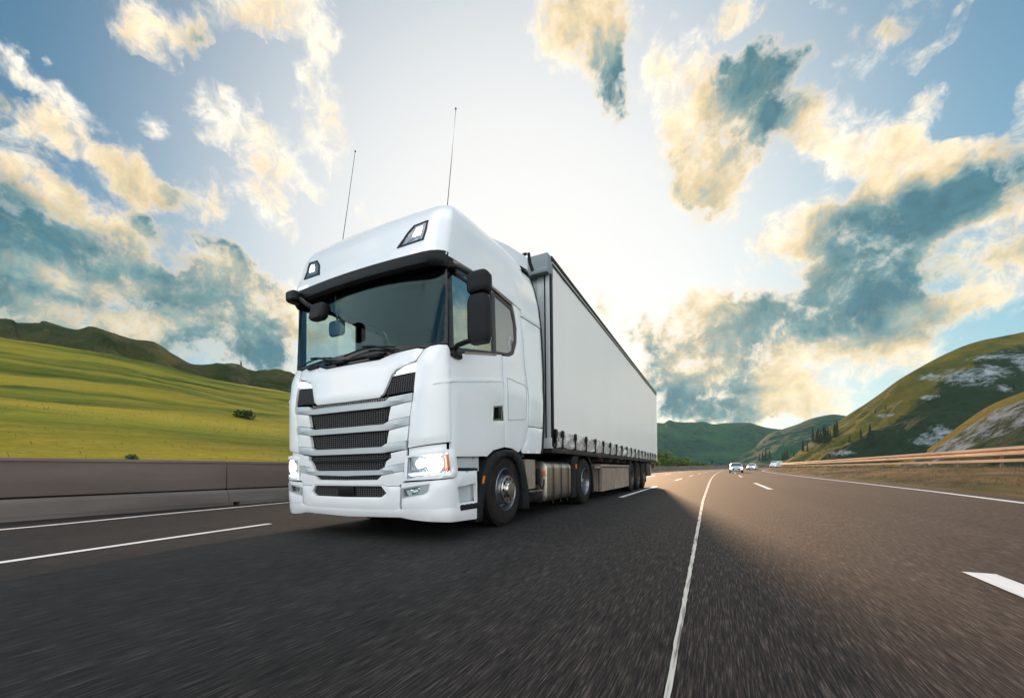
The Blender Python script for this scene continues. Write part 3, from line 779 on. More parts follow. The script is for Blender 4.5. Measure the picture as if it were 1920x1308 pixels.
# ------------------------------------------------------------------ the trailer
TX1, TX0, TY0, TY1, TZ0, TZ1 = -2.478, -5.052, 6.50, 20.55, 1.15, 4.43
trailer = thing('trailer', ((TX0+TX1)/2, 15.5, 0), 'long white curtain sided box trailer coupled behind the white truck', 'trailer')
bm = bmesh.new()
NYC, NZC = 200, 40
def cur(i, j):
    y = TY0+.06+(TY1-TY0-.10)*i/NYC; z = 1.43+(4.29-1.43)*j/NZC
    w = .004*noise.noise((y*3, z*.25, 1.))+.012*noise.noise((y*.35, z*.5, 4.))
    return y, z, w
for sg, X in ((1, TX1), (-1, TX0)):
    bm = bmesh.new()
    g = []
    for i in range(NYC+1):
        g.append([])
        for j in range(NZC+1):
            y, z, w = cur(i, j)
            g[-1].append(bm.verts.new((X+sg*w, y, z)))
    for a, b in zip(g, g[1:]):
        for j in range(NZC): bm.faces.new((a[j], b[j], b[j+1], a[j+1]))
    cu = obj('side_curtain', bm, M['curtain'], trailer, sharp=80)
    bm = bmesh.new()
    g = []
    NS = 420
    for i in range(NS+1):
        y = TY0+.06+(TY1-TY0-.10)*i/NS
        u = ((y-6.87) % .70)/.70
        pinch = 1-abs(2*u-1)
        g.append([])
        for j in range(11):
            t = j/10; z = 1.445-.29*t
            w = .03*noise.noise((y*7, z*11+y*3, 3.))+.028*noise.noise((y*3.3-z*6, z*3, 9.))+.026*pinch*math.sin(t*PI*.9)
            w += .012*abs(noise.noise((y*5+z*9, z*2, 5.)))
            if t == 0: w = .0
            g[-1].append(bm.verts.new((X+sg*(w+.003), y, z+(.008*math.sin(u*2*PI) if t == 1 else 0))))
    for a, b in zip(g, g[1:]):
        for j in range(10): bm.faces.new((a[j], b[j], b[j+1], a[j+1]))
    obj('curtain_skirt', bm, M['curtain_silver'], cu, sharp=80)
    # top rail and rope lines
    bm = bmesh.new(); boxr(bm, X-sg*.06, X+sg*.022, TY0, TY1, 4.365, 4.43, .006); rl = obj('top_rail', bm, M['black'], trailer)
    bm = bmesh.new(); boxr(bm, X-sg*.02, X+sg*.016, TY0+.05, TY1, 4.315, 4.352, .004); obj('rail_strip', bm, M['yellow'], rl)
    bm = bmesh.new(); boxr(bm, X-sg*.02, X+sg*.012, TY0+.05, TY1, 4.285, 4.305); obj('rail_gap', bm, M['black'], rl)
    bm = bmesh.new(); boxr(bm, X-sg*.10, X-sg*.002, TY0, TY1, 1.09, 1.155); obj('side_rail', bm, M['chassis'], trailer)
    bm = bmesh.new(); boxr(bm, X-sg*.06, X+sg*.015, TY1-.05, TY1+.02, 1.12, 4.40, .008); obj('rear_post', bm, M['curtain'], trailer)
for k, y in enumerate([6.55]+[6.90+.745*i for i in range(18)]):
    bm = bmesh.new()
    X = TX1+.045
    boxr(bm, X-.02, X+.016, y-.045, y+.045, 1.33, 1.455, .006)
    boxr(bm, X-.012, X+.006, y-.02, y+.024, 1.16, 1.34)
    tube(bm, [(X, y+.005, 1.33), (X+.02, y+.06, 1.29), (X+.02, y+.07, 1.26), (X, y+.01, 1.245)], .006, 5)
    boxr(bm, X-.03, X, y-.02, y+.02, 1.13, 1.165)
    obj('buckle_strap', bm, M['black'], trailer)
bm = bmesh.new(); boxr(bm, TX0+.02, TX1-.02, TY0, TY1, 4.36, 4.415, .01); obj('roof', bm, M['curtain'], trailer)
bm = bmesh.new(); boxr(bm, TX0+.03, TX1-.03, TY1-.06, TY1-.01, 1.15, 4.36); obj('rear_door', bm, M['curtain'], trailer)
bm = bmesh.new(); boxr(bm, TX0+.01, TX1-.02, TY0-.02, TY0+.04, 1.12, 4.12)
boxr(bm, TX1-.24, TX1-.015, TY0-.055, TY0-.02, 1.14, 4.12, .012)
obj('front_wall', bm, M['bar'], trailer)
bm = bmesh.new(); boxr(bm, TX1-.105, TX1-.085, TY0-.065, TY0-.05, 1.14, 4.1); boxr(bm, TX1-.02, TX1+.012, TY0-.04, TY0+.05, 1.15, 4.12, .006); obj('corner_strip', bm, M['black'], trailer)
bm = bmesh.new(); boxr(bm, TX0-.005, TX1+.005, TY0-.16, TY0+.10, 4.09, 4.425, .02)
boxr(bm, TX1-.30, TX1+.008, TY0-.19, TY0-.12, 4.085, 4.18, .02)
obj('front_header', bm, M['teal_grey'], trailer)
bm = bmesh.new(); boxr(bm, TX1-.5, TX1+.002, TY0-.07, TY0+.02, 1.12, 1.30, .01); obj('front_sill', bm, M['bar'], trailer)
# underside
bm = bmesh.new()
boxr(bm, TX0+.02, TX1-.02, TY0+.02, TY1-.02, 1.06, 1.14)
for dx in (-.45, .45): boxr(bm, XC+dx-.06, XC+dx+.06, 8.0, 20.3, .78, 1.07)
for y in range(10, 20): boxr(bm, XC-1.2, XC+1.2, y+.2, y+.28, .96, 1.07)
for y in (14.17, 15.48, 16.79): tube(bm, [(XC-1.0, y, .5), (XC+1.0, y, .5)], .07, 10)
for sg in (1, -1): boxr(bm, XC+sg*.55, XC+sg*.7, 10.0, 10.12, .35, 1.0); boxr(bm, XC+sg*.75, XC+sg*.9, 13.0, 17.4, .5, .75)
obj('chassis', bm, M['chassis'], trailer)
for sg in (1, -1):
    X = XC+sg*1.25
    for k, y in enumerate((14.17, 15.48, 16.79)):
        wheel(trailer, X-sg*.01, y, sg, wid=.36, style='rear')
    bm = bmesh.new()                                        # ribbed pallet box
    y0, y1 = 10.08, 13.60
    g = []
    y = y0
    while y < y1-.3:
        for dy, d in ((0, 0), (.20, 0), (.215, .05), (.305, .05), (.32, 0)):
            g.append([bm.verts.new((X-sg*(.02+d), y+dy, z)) for z in (.20, .80)])
        y += .32
    for a, b in zip(g, g[1:]): bm.faces.new((a[0], b[0], b[1], a[1]))
    boxr(bm, X-sg*.11, X-sg*.55, y0, y1, .20, .82)
    for yy in (y0, y1): boxr(bm, X-sg*.01, X-sg*.08, yy-.02, yy+.02, .20, .82)
    pb = obj('pallet_box', bm, M['ribbed'], trailer, sharp=20)
    bm = bmesh.new(); boxr(bm, X+sg*.005, X-sg*.56, y0-.12, y1+.05, .82, .885, .012); obj('box_lid', bm, M['ribbed'], pb)
    bm = bmesh.new(); tube(bm, [(X-sg*.03, 9.45, .80), (X-sg*.03, 10.0, .80)], .022, 6); obj('guard_bar', bm, M['ribbed'], trailer)
    bm = bmesh.new()
    for y in (13.86, 15.0, 16.2): boxr(bm, X-sg*.02, X-sg*.38, y-.015, y+.015, .62, 1.08)
    boxr(bm, X-sg*.02, X-sg*.38, 17.42, 17.46, .22, 1.0)
    obj('mud_flap', bm, M['black_soft'], trailer)
    bm = bmesh.new()
    for y in (9.85, 12.4, 16.0, 18.6): box(bm, (X+sg*.0, y, 1.06), (.03, .07, .03), bev=.008)
    obj('side_marker', bm, M['amber'], trailer)
bm = bmesh.new()
boxr(bm, XC-1.22, XC+1.20, 18.9, 19.15, .48, .66, .02)
boxr(bm, XC-1.22, XC+1.22, 19.9, 20.2, .80, 1.0, .02)
for dx in (-.9, .9): boxr(bm, XC+dx-.05, XC+dx+.05, 18.9, 20.0, .6, 1.0)
boxr(bm, XC+.75, XC+1.23, 17.75, 18.8, .45, .98, .03)
obj('rear_bumper', bm, M['chassis'], trailer)
bm = bmesh.new(); boxr(bm, XC+.8, XC+1.235, 20.18, 20.26, .78, .95, .01); obj('tail_lamp', bm, M['amber'], trailer)
bm = bmesh.new(); boxr(bm, XC+.95, XC+1.24, 18.82, 18.9, .45, .92, .01); obj('tool_box', bm, M['bar'], trailer)

# ------------------------------------------------------------------ road
def rise(y): return 4.5e-5*max(0, min(y, 230)-20)**2
def bend(y): return 3.2e-4*max(0, y-20)**2+max(0, y-80)**2/300
def rp(x, y, dz=0.):
    """point on the carriageway: x metres across at station y (the bend turns about the right)"""
    sl = 6.4e-4*max(0, y-20)+2*max(0, y-80)/300
    n = math.sqrt(1+sl*sl)
    return Vector((bend(y)+x/n, y-x*sl/n if y > 20 else y, rise(y)+dz))
ST = [-14+1.5*k for k in range(23)]+[21+2.5*k for k in range(60)]
ST = [y for y in ST if y < 165]

def road_material():
    m = bpy.data.materials.new('asphalt')
    t, N, L = nt(m)
    out = N.new('ShaderNodeOutputMaterial'); b = N.new('ShaderNodeBsdfPrincipled'); L.new(b.outputs[0], out.inputs[0])
    tc = N.new('ShaderNodeTexCoord')
    def mapn(sc_):
        mp = N.new('ShaderNodeMapping'); mp.inputs['Scale'].default_value = sc_
        L.new(tc.outputs['Object'], mp.inputs[0]); return mp
    def noi(vec, s, d, r=.6):
        n = N.new('ShaderNodeTexNoise'); n.inputs['Scale'].default_value = s; n.inputs['Detail'].default_value = d
        n.inputs['Roughness'].default_value = r; L.new(vec.outputs[0], n.inputs['Vector']); return n
    fine = noi(mapn((1, .038, 1)), 150, 3, .7)          # drawn-out grain of the worn wheel tracks
    mid = noi(mapn((1, .05, 1)), 26, 4)
    big = noi(mapn((1, .25, 1)), .45, 5)
    lane = noi(mapn((1, .01, 1)), 1.1, 2)
    r1 = N.new('ShaderNodeValToRGB'); L.new(fine.outputs['Fac'], r1.inputs[0])
    r1.color_ramp.elements[0].position = .38; r1.color_ramp.elements[0].color = (.010, .010, .010, 1)
    r1.color_ramp.elements[1].position = .68; r1.color_ramp.elements[1].color = (.15, .132, .12, 1)
    e = r1.color_ramp.elements.new(.52); e.color = (.040, .037, .035, 1)
    r2 = N.new('ShaderNodeMapRange'); r2.inputs[1].default_value = .3; r2.inputs[2].default_value = .7; r2.inputs[3].default_value = .72; r2.inputs[4].default_value = 1.25
    L.new(mid.outputs['Fac'], r2.inputs[0])
    r3 = N.new('ShaderNodeMapRange'); r3.inputs[1].default_value = .3; r3.inputs[2].default_value = .7; r3.inputs[3].default_value = .82; r3.inputs[4].default_value = 1.2
    L.new(big.outputs['Fac'], r3.inputs[0])
    r4 = N.new('ShaderNodeMapRange'); r4.inputs[1].default_value = .3; r4.inputs[2].default_value = .7; r4.inputs[3].default_value = .78; r4.inputs[4].default_value = 1.22
    L.new(lane.outputs['Fac'], r4.inputs[0])
    m1 = N.new('ShaderNodeMath'); m1.operation = 'MULTIPLY'; L.new(r2.outputs[0], m1.inputs[0]); L.new(r3.outputs[0], m1.inputs[1])
    m2 = N.new('ShaderNodeMath'); m2.operation = 'MULTIPLY'; L.new(m1.outputs[0], m2.inputs[0]); L.new(r4.outputs[0], m2.inputs[1])
    # warm sunlight on the right lanes and shade on the left, painted into the tint
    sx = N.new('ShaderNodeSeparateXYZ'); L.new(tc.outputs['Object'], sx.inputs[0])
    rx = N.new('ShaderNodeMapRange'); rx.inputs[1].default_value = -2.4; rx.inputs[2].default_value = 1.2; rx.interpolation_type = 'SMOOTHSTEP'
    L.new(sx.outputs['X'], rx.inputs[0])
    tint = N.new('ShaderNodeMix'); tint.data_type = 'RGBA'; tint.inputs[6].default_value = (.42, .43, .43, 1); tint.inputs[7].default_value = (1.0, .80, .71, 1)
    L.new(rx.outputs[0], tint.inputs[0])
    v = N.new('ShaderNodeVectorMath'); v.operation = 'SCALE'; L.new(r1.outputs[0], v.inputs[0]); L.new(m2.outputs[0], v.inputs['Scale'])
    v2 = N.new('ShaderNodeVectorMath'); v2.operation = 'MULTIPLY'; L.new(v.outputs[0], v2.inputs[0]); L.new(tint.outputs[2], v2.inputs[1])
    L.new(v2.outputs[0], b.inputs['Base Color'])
    b.inputs['Roughness'].default_value = .82; b.inputs['Specular IOR Level'].default_value = .22
    u = N.new('ShaderNodeBump'); u.inputs['Strength'].default_value = .55; u.inputs['Distance'].default_value = .006
    L.new(fine.outputs['Fac'], u.inputs['Height']); L.new(u.outputs[0], b.inputs['Normal'])
    return m
M['asphalt'] = road_material()
M['line'] = pbr('road_paint', (.74, .73, .72), .55, var=(14, (.42, .41, .40), .5, .78), vec_scale=(1, .15, 1))
M['seam'] = pbr('seam_paint', (.60, .55, .48), .5, var=(9, (.16, .14, .12), .50, .60), vec_scale=(5, .25, 1))

def edge_r(y): return interp(y, [(-20, 4.6), (0, 5.0), (11.6, 5.42), (16, 5.72), (25, 5.98), (45, 6.25), (80, 6.3), (200, 6.3)])
def strip(name, xa, xb, y0, y1, mat, dz, n=None, parent=None, xf=None):
    bm = bmesh.new()
    ys = [y0+(y1-y0)*k/(n or max(2, int((y1-y0)/1.5))) for k in range((n or max(2, int((y1-y0)/1.5)))+1)]
    g = []
    for y in ys:
        f = xf(y) if xf else 0
        g.append([bm.verts.new(rp(f+xa, y, dz)), bm.verts.new(rp(f+xb, y, dz))])
    for a, b in zip(g, g[1:]): bm.faces.new((a[0], a[1], b[1], b[0]))
    return bm
bm = bmesh.new()
g = []
for y in ST:
    er = edge_r(y)
    g.append([bm.verts.new(rp(x, y)) for x in (-10.75, -9.4, -5.7, -2.2, -.15, 1.65, 4.5, er+.75)])
for a, b in zip(g, g[1:]):
    for k in range(7): bm.faces.new((a[k], a[k+1], b[k+1], b[k]))
tag(obj('road', bm, M['asphalt']), kind='structure')
bmA = bmesh.new()
def add_strip(xa, xb, y0, y1, xf=None, dz=.006):
    n = max(2, int((y1-y0)/1.2))
    g = []
    for k in range(n+1):
        y = y0+(y1-y0)*k/n
        f = xf(y) if xf else 0
        g.append([bmA.verts.new(rp(f+xa, y, dz)), bmA.verts.new(rp(f+xb, y, dz))])
    for a, b in zip(g, g[1:]): bmA.faces.new((a[0], a[1], b[1], b[0]))
xl = lambda y: interp(y, [(-14, -8.4), (1.8, -8.82), (3.5, -9.2), (6.6, -9.68), (20, -9.8), (200, -9.8)])
add_strip(-.07, .08, -12, 160, xl)
add_strip(-.08, .09, -12, 160, edge_r)
for y0 in (10.9, 27.5, 41.5, 56, 71, 86, 101, 116): add_strip(-.06, .07, y0, y0+(7.4 if y0 < 20 else 5.5), lambda y: -2.25)
for y0 in (-5.3, 9.0, 24, 39, 54, 69, 84): add_strip(-.055, .065, y0, y0+(9.0 if y0 < 0 else 6), lambda y: interp(y, [(-6, -5.2), (1, -5.5), (2, -5.66), (3.7, -5.88), (20, -5.9)]))
for y0, y1 in ((-3, 3.95), (16.4, 23.3), (37.5, 45.5), (58, 64), (74, 80), (92, 98)): add_strip(-.08, .09, y0, y1, lambda y: interp(y, [(3, 1.62), (23, 1.78), (46, 1.95)]))
tag(obj('road_markings', bmA, M['line']), kind='structure')
bmA = bmesh.new()
rnd = random.Random(3)
seam_x = lambda y: -.13-.11*min(1, max(0, y)/10)+.0012*math.sin(y*9)
n = 700
g = []
for k in range(n+1):
    y = -3+100*(k/n)**2
    w = min(.045, .009+.0016*max(0, y-1.4))*(1+.12*math.sin(y*31)+.2*rnd.random())
    g.append([bmA.verts.new(rp(seam_x(y)-w, y, .006)), bmA.verts.new(rp(seam_x(y)+w, y, .006))])
for a, b in zip(g, g[1:]): bmA.faces.new((a[0], a[1], b[1], b[0]))
tag(obj('road_joint_line', bmA, M['seam']), kind='structure')

# ------------------------------------------------------------------ barrier on the left
M['concrete'] = pbr('weathered_concrete', (.19, .15, .13), .85, var=(.9, (.115, .088, .077), .35, .7), bump=(30, .25), vec_scale=(1, .35, 1.6))
M['concrete_low'] = pbr('concrete_plinth', (.20, .17, .15), .85, var=(1.3, (.125, .102, .09), .4, .72), bump=(30, .25), vec_scale=(1, .3, 1.5))
bar_t = thing('concrete_barrier', (-10.4, 6, 0), 'long grey concrete barrier wall beside the left edge of the road', 'barrier')
path = [rp(-10.3, y) for y in [-14+2*k for k in range(20)]+[26+4*k for k in range(34)]]
bm = bmesh.new(); sweep(bm, path, [(-.20, .36), (-.10, .40), (-.055, 1.0), (-.075, 1.035), (-.25, 1.035), (-.27, 1.0), (-.34, .36)])
obj('wall', bm, M['concrete'], bar_t)
bm = bmesh.new(); sweep(bm, path, [(.02, .075), (-.02, .30), (-.09, .362), (-.38, .362), (-.42, .075)])
obj('plinth', bm, M['concrete_low'], bar_t)
bm = bmesh.new()
y = -13.
while y < 150:
    sweep(bm, [rp(-10.3, y+.30*k) for k in range(int((3.6)/.30)+1)], [(.015, .0), (.015, .08), (-.40, .08), (-.40, .0)])
    y += 3.75
obj('foot', bm, M['concrete_low'], bar_t)
for k in range(8):
    bm = bmesh.new(); sweep(bm, [rp(-10.3, -6.5+12*k), rp(-10.3, -6.492+12*k)], [(.021, .08), (-.019, .30), (-.09, .366), (-.054, 1.0), (-.075, 1.04), (-.2, 1.0), (-.2, .08)])
    obj('joint', bm, M['dark'], bar_t)
bm = bmesh.new(); sweep(bm, path, [(-.035, 1.0), (-.05, 1.05), (-.08, 1.053), (-.08, 1.036), (-.056, 1.0)]); obj('coping_edge', bm, M['concrete_low'], bar_t)
# ------------------------------------------------------------------ terrain
def grass_material(name, c1, c2, c3, scale=(1, .12, 1), s=1.2, rock=None, rock_lo=.6, bump=.5, bscale=3., patch=.05, dark_green=None):
    """grass in two greens with dry patches; rock=(colour) opens pale scree where its noise is high"""
    m = bpy.data.materials.new(name)
    t, N, L = nt(m)
    out = N.new('ShaderNodeOutputMaterial'); b = N.new('ShaderNodeBsdfPrincipled'); L.new(b.outputs[0], out.inputs[0])
    tc = N.new('ShaderNodeTexCoord'); mp = N.new('ShaderNodeMapping'); mp.inputs['Scale'].default_value = scale
    L.new(tc.outputs['Object'], mp.inputs[0])
    def noi(vec, s_, d, r=.6):
        n = N.new('ShaderNodeTexNoise'); n.inputs['Scale'].default_value = s_; n.inputs['Detail'].default_value = d
        n.inputs['Roughness'].default_value = r; L.new(vec.outputs[0], n.inputs['Vector']); return n
    a = noi(mp, s, 8, .65); p = noi(mp, patch*4, 5)
    r = N.new('ShaderNodeMapRange'); r.inputs[1].default_value = .38; r.inputs[2].default_value = .64; L.new(a.outputs['Fac'], r.inputs[0])
    x = N.new('ShaderNodeMix'); x.data_type = 'RGBA'; x.inputs[6].default_value = (*c1, 1); x.inputs[7].default_value = (*c2, 1); L.new(r.outputs[0], x.inputs[0])
    r2 = N.new('ShaderNodeMapRange'); r2.inputs[1].default_value = .45; r2.inputs[2].default_value = .66; L.new(p.outputs['Fac'], r2.inputs[0])
    x2 = N.new('ShaderNodeMix'); x2.data_type = 'RGBA'; x2.inputs[7].default_value = (*c3, 1); L.new(r2.outputs[0], x2.inputs[0]); L.new(x.outputs[2], x2.inputs[6])
    fin = x2.outputs[2]
    if dark_green:  # blends in dark green where the vertex mask is high
        at = N.new('ShaderNodeAttribute'); at.attribute_name = 'dark_green'
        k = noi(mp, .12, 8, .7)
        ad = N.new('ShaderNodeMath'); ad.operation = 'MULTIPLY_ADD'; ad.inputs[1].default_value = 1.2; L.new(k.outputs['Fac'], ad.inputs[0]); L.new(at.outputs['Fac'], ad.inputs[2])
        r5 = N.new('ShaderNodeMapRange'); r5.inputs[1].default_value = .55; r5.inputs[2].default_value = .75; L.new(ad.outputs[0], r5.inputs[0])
        x5 = N.new('ShaderNodeMix'); x5.data_type = 'RGBA'; x5.inputs[7].default_value = (*dark_green, 1); L.new(r5.outputs[0], x5.inputs[0]); L.new(fin, x5.inputs[6])
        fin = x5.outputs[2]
    if rock:
        at = N.new('ShaderNodeAttribute'); at.attribute_name = 'rock'
        k = noi(mp, rock[1], 9, .72)
        ad = N.new('ShaderNodeMath'); ad.operation = 'ADD'; L.new(k.outputs['Fac'], ad.inputs[0]); L.new(at.outputs['Fac'], ad.inputs[1])
        r3 = N.new('ShaderNodeMapRange'); r3.inputs[1].default_value = rock_lo; r3.inputs[2].default_value = rock_lo+.26; L.new(ad.outputs[0], r3.inputs[0])
        x3 = N.new('ShaderNodeMix'); x3.data_type = 'RGBA'; x3.inputs[7].default_value = (*rock[0], 1); L.new(r3.outputs[0], x3.inputs[0]); L.new(fin, x3.inputs[6])
        fin = x3.outputs[2]
    L.new(fin, b.inputs['Base Color'])
    b.inputs['Roughness'].default_value = .9; b.inputs['Specular IOR Level'].default_value = .15
    n2 = noi(mp, bscale, 6, .7)
    u = N.new('ShaderNodeBump'); u.inputs['Strength'].default_value = bump; u.inputs['Distance'].default_value = 1.0/bscale
    L.new(n2.outputs['Fac'], u.inputs['Height']); L.new(u.outputs[0], b.inputs['Normal'])
    return m

def catmull(pts, n):
    out = []
    P = [Vector(p) for p in pts]
    for i in range(len(P)-1):
        a, b, c, d = P[max(0, i-1)], P[i], P[i+1], P[min(len(P)-1, i+2)]
        for k in range(n):
            t = k/n
            out.append(.5*((2*b)+(c-a)*t+(2*a-5*b+4*c-d)*t*t+(3*b-a-3*c+d)*t**3))
    out.append(P[-1])
    return out

def hill(name, ridge, foot, mat, nsub=10, rows=60, amp=2., freq=.03, prof=None, back=.8, crest=.15, stretch=(1, 1), rock=None, dark_green=None, seed=0.):
    """terrain sheet: foot line -> ridge line -> down the far side"""
    rg = catmull(ridge, nsub); ft = catmull(foot, nsub)
    prof = prof or (lambda t: t)
    bm = bmesh.new()
    lay = bm.verts.layers.float.new('rock'); lay2 = bm.verts.layers.float.new('dark_green')
    g = []
    nb = rows//3
    for p, f in zip(rg, ft):
        d = p-f; d.z = 0
        c = []
        for j in range(rows+1):
            t = j/rows
            q = f.lerp(p, t); q.z = f.z+(p.z-f.z)*prof(t)
            env = math.sin(PI*min(1, t*1.0))**.7 if t < 1 else 0
            env = max(env, crest*min(1, t*4))
            nz = fbm(q.x*freq*stretch[0]+seed, q.y*freq*stretch[1], seed, 6)
            q.z += nz*amp*env
            v = bm.verts.new(q)
            v[lay] = rock(t, q, nz) if rock else 0
            v[lay2] = dark_green(t, q) if dark_green else 0
            c.append(v)
        top = c[-1].co.copy()
        for j in range(1, nb+1):
            t = j/nb
            q = top+d*t*back; q.z = top.z*(1-t)**1.3+(-2)*t+fbm(q.x*freq, q.y*freq, seed)*amp*.5*(1-t)*t
            v = bm.verts.new(q); c.append(v)
        g.append(c)
    for a, b in zip(g, g[1:]):
        for j in range(rows+nb): bm.faces.new((a[j], b[j], b[j+1], a[j+1]))
    bmesh.ops.recalc_face_normals(bm, faces=bm.faces)
    if sum(f.normal.z for f in bm.faces) < 0: bmesh.ops.reverse_faces(bm, faces=bm.faces)
    for f in bm.faces: f.smooth = True
    me = bpy.data.meshes.new(name); bm.to_mesh(me); bm.free(); me.materials.append(mat)
    o = link(bpy.data.objects.new(name, me))
    tag(o, kind='structure')
    return o, rg, ft

M['meadow'] = grass_material('meadow_grass', (.042, .080, .010), (.23, .24, .022), (.36, .29, .03), (1, .13, 1), .42, bump=1., bscale=1.0, patch=.045)
M['rocky'] = grass_material('rocky_moor', (.018, .034, .008), (.045, .062, .014), (.075, .075, .018), (1, 1, 1), .09, rock=((.34, .38, .40), .10), rock_lo=.88, bump=1., bscale=.22, patch=.008)
M['hill_r'] = grass_material('hill_grass', (.070, .088, .016), (.20, .155, .022), (.30, .20, .028), (1, 1, 1), .055, rock=((.46, .51, .56), .30), rock_lo=.98, bump=1., bscale=.22, patch=.006, dark_green=(.016, .040, .016))
M['forest'] = grass_material('far_forest', (.006, .042, .038), (.026, .098, .066), (.040, .125, .062), (1, 1, .22), .11, bump=1., bscale=.10, patch=.003)
M['ground'] = grass_material('valley_grass', (.035, .055, .014), (.07, .085, .02), (.06, .075, .02), (1, 1, 1), .2, bump=.5, bscale=.5)
M['bank'] = grass_material('dry_bank', (.018, .013, .007), (.21, .13, .055), (.045, .055, .014), (1, .09, 1), 1.3, bump=.8, bscale=5, patch=.12)

# ground sheet to the horizon
bm = bmesh.new()
xs = [-3500, -1500, -700, -300, -120, -50, -20, -11.2, 0, 9, 30, 80, 200, 500, 1200, 3500]
ys = [-3500, -1000, -300, -80, -14, 0, 20]+[20+10*k for k in range(1, 22)]+[300, 500, 1000, 3500]
g = [[bm.verts.new((x, y, rise(y)-.10)) for y in ys] for x in xs]
for a, b in zip(g, g[1:]):
    for j in range(len(ys)-1): bm.faces.new((a[j], b[j], b[j+1], a[j+1]))
tag(obj('ground', bm, M['ground'], sharp=180), kind='structure')

# meadow slope rising to the left
Lr = [(-190, -45, 36), (-160, -14, 31), (-130.5, 1.5, 27.6), (-105.6, 11.8, 22.2), (-88.7, 18.1, 19.5), (-83.5, 21.8, 18.8), (-79.5, 26.1, 18.3), (-76.2, 31.1, 17.3), (-73.3, 37.0, 16.2), (-71.1, 42.6, 15.8), (-69.9, 47.7, 15.6), (-67.8, 57.7, 14.4), (-63.8, 79.9, 11.8), (-52.2, 112, 8.7), (-36, 150, 5.5)]
Lf = [(-10.95, y, -.03+rise(y)) for y in (-60, -30, -14, -8, -3, 1, 4, 7, 10, 13, 17, 25, 42, 70, 98)]
Lf[-1] = (-9.9, 100, .25); Lf[-2] = (-10.4, 72, .08)
hill('meadow', Lr, Lf, M['meadow'], 12, 110, 1.5, .045, prof=lambda t: t**.92, back=.5, crest=.10, stretch=(1.9, .55))
# rocky moor behind it
def rk_l(t, q, nz): return (.30 if .72 < t < .96 and (90 < q.y < 118 or q.y < 77) else .06*t)
Lk = [(-326.2, 3.9, 67.9), (-309.3, 34.7, 69.3), (-300.7, 61.4, 74.6), (-294.0, 64.8, 72.2), (-292.5, 71.2, 74.5), (-289.0, 72.9, 75.5), (-276.4, 79.3, 71.5), (-262.1, 80.9, 71.1), (-252.4, 85.7, 67.2), (-244.6, 89.7, 64.3), (-241.8, 96.7, 63.8), (-238.6, 103.9, 58.4), (-231.5, 107.4, 54.9), (-227.6, 115.0, 55.9), (-223.2, 122.8, 56.2), (-222.2, 128.9, 54.6), (-218.2, 136.5, 56.1), (-212.5, 145.0, 56.3), (-204.0, 166.0, 53.4), (-178.0, 201.5, 43.4), (-145.4, 240.3, 35.0)]
Lkf = [(x*.36, y*.36+4, 8) for x, y, z in Lk]
hill('moor_hill', Lk, Lkf, M['rocky'], 12, 110, 8., .026, prof=lambda t: t**.9, back=.5, crest=.11, rock=rk_l, seed=3.3)

# right-hand mountain and its spur
def rk_r(t, q, nz):
    v = 0
    for cx, cz, rx, rz in ((121, 48, 14, 12), (130, 50, 11, 8), (137, 60, 15, 5), (145, 53, 10, 17), (89, 13, 9, 6), (94, 17, 6, 6), (88, 30, 4, 2.5), (62, 8.5, 8, 2.8), (112, 52, 7, 5), (104, 38, 5, 3), (126, 38, 6, 5)):
        d = ((q.x-cx)/rx)**2+((q.z-cz)/rz)**2
        v = max(v, .62*(1-d)**.6 if d < 1 else 0)
    return v
Rr = [(10, 460, -4), (39.4, 389.2, 1.9), (49.7, 360.8, 7.2), (58.1, 353.8, 15.3), (65.8, 346.5, 24.3), (79.6, 342.2, 35.1), (92.1, 337.4, 44.7), (104.4, 332.3, 55.4), (122.7, 336.0, 66.7), (140.5, 339.3, 74.7), (162.4, 344.7, 78.1), (197.2, 356.6, 83.0), (262.7, 389.6, 94.4), (323.0, 386.3, 70.5)]
Rf = [(20, 420, -3), (36, 300, -3), (40, 255, -3), (46, 235, -3), (54, 222, -3), (66, 210, -3), (76, 200, -3), (86, 195, -3), (98, 192, -3), (112, 190, -3), (128, 190, -3), (160, 190, -3), (230, 200, -3), (300, 230, -3)]
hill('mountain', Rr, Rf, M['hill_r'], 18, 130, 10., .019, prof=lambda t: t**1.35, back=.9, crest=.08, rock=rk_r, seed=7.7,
     dark_green=lambda t, q: max(-.6, min(.6, (interp(q.x, [(50, .45), (80, .62), (100, .74), (120, .82), (150, .90), (200, .86)])-t)*5)))  # dark green over the lower slope, fading out towards the crest
def rk_s(t, q, nz): return .55 if .60 < t < .93 and q.x < 84 else (.25 if t > .6 else 0)
Sr = [(40, 170, -3), (54.9, 161.9, 4.2), (57.4, 163.2, 6.2), (65.5, 165.0, 13.4), (70.4, 164.1, 17.7), (75.2, 161.0, 20.5), (88.6, 162.1, 25.8), (114.1, 169.3, 30.9), (145.3, 173.8, 26)]
Sf = [(36, 150, -3), (46, 128, -3), (47, 122, -3), (50, 112, -3), (54, 106, -3), (58, 100, -3), (70, 95, -3), (95, 95, -3), (130, 100, -3)]
hill('mountain_spur', Sr, Sf, M['hill_r'], 14, 60, 2.2, .05, prof=lambda t: t**1.1, back=.35, crest=.06, rock=rk_s, seed=1.4, dark_green=lambda t, q: max(-.5, min(.5, (.90-t)*9)))
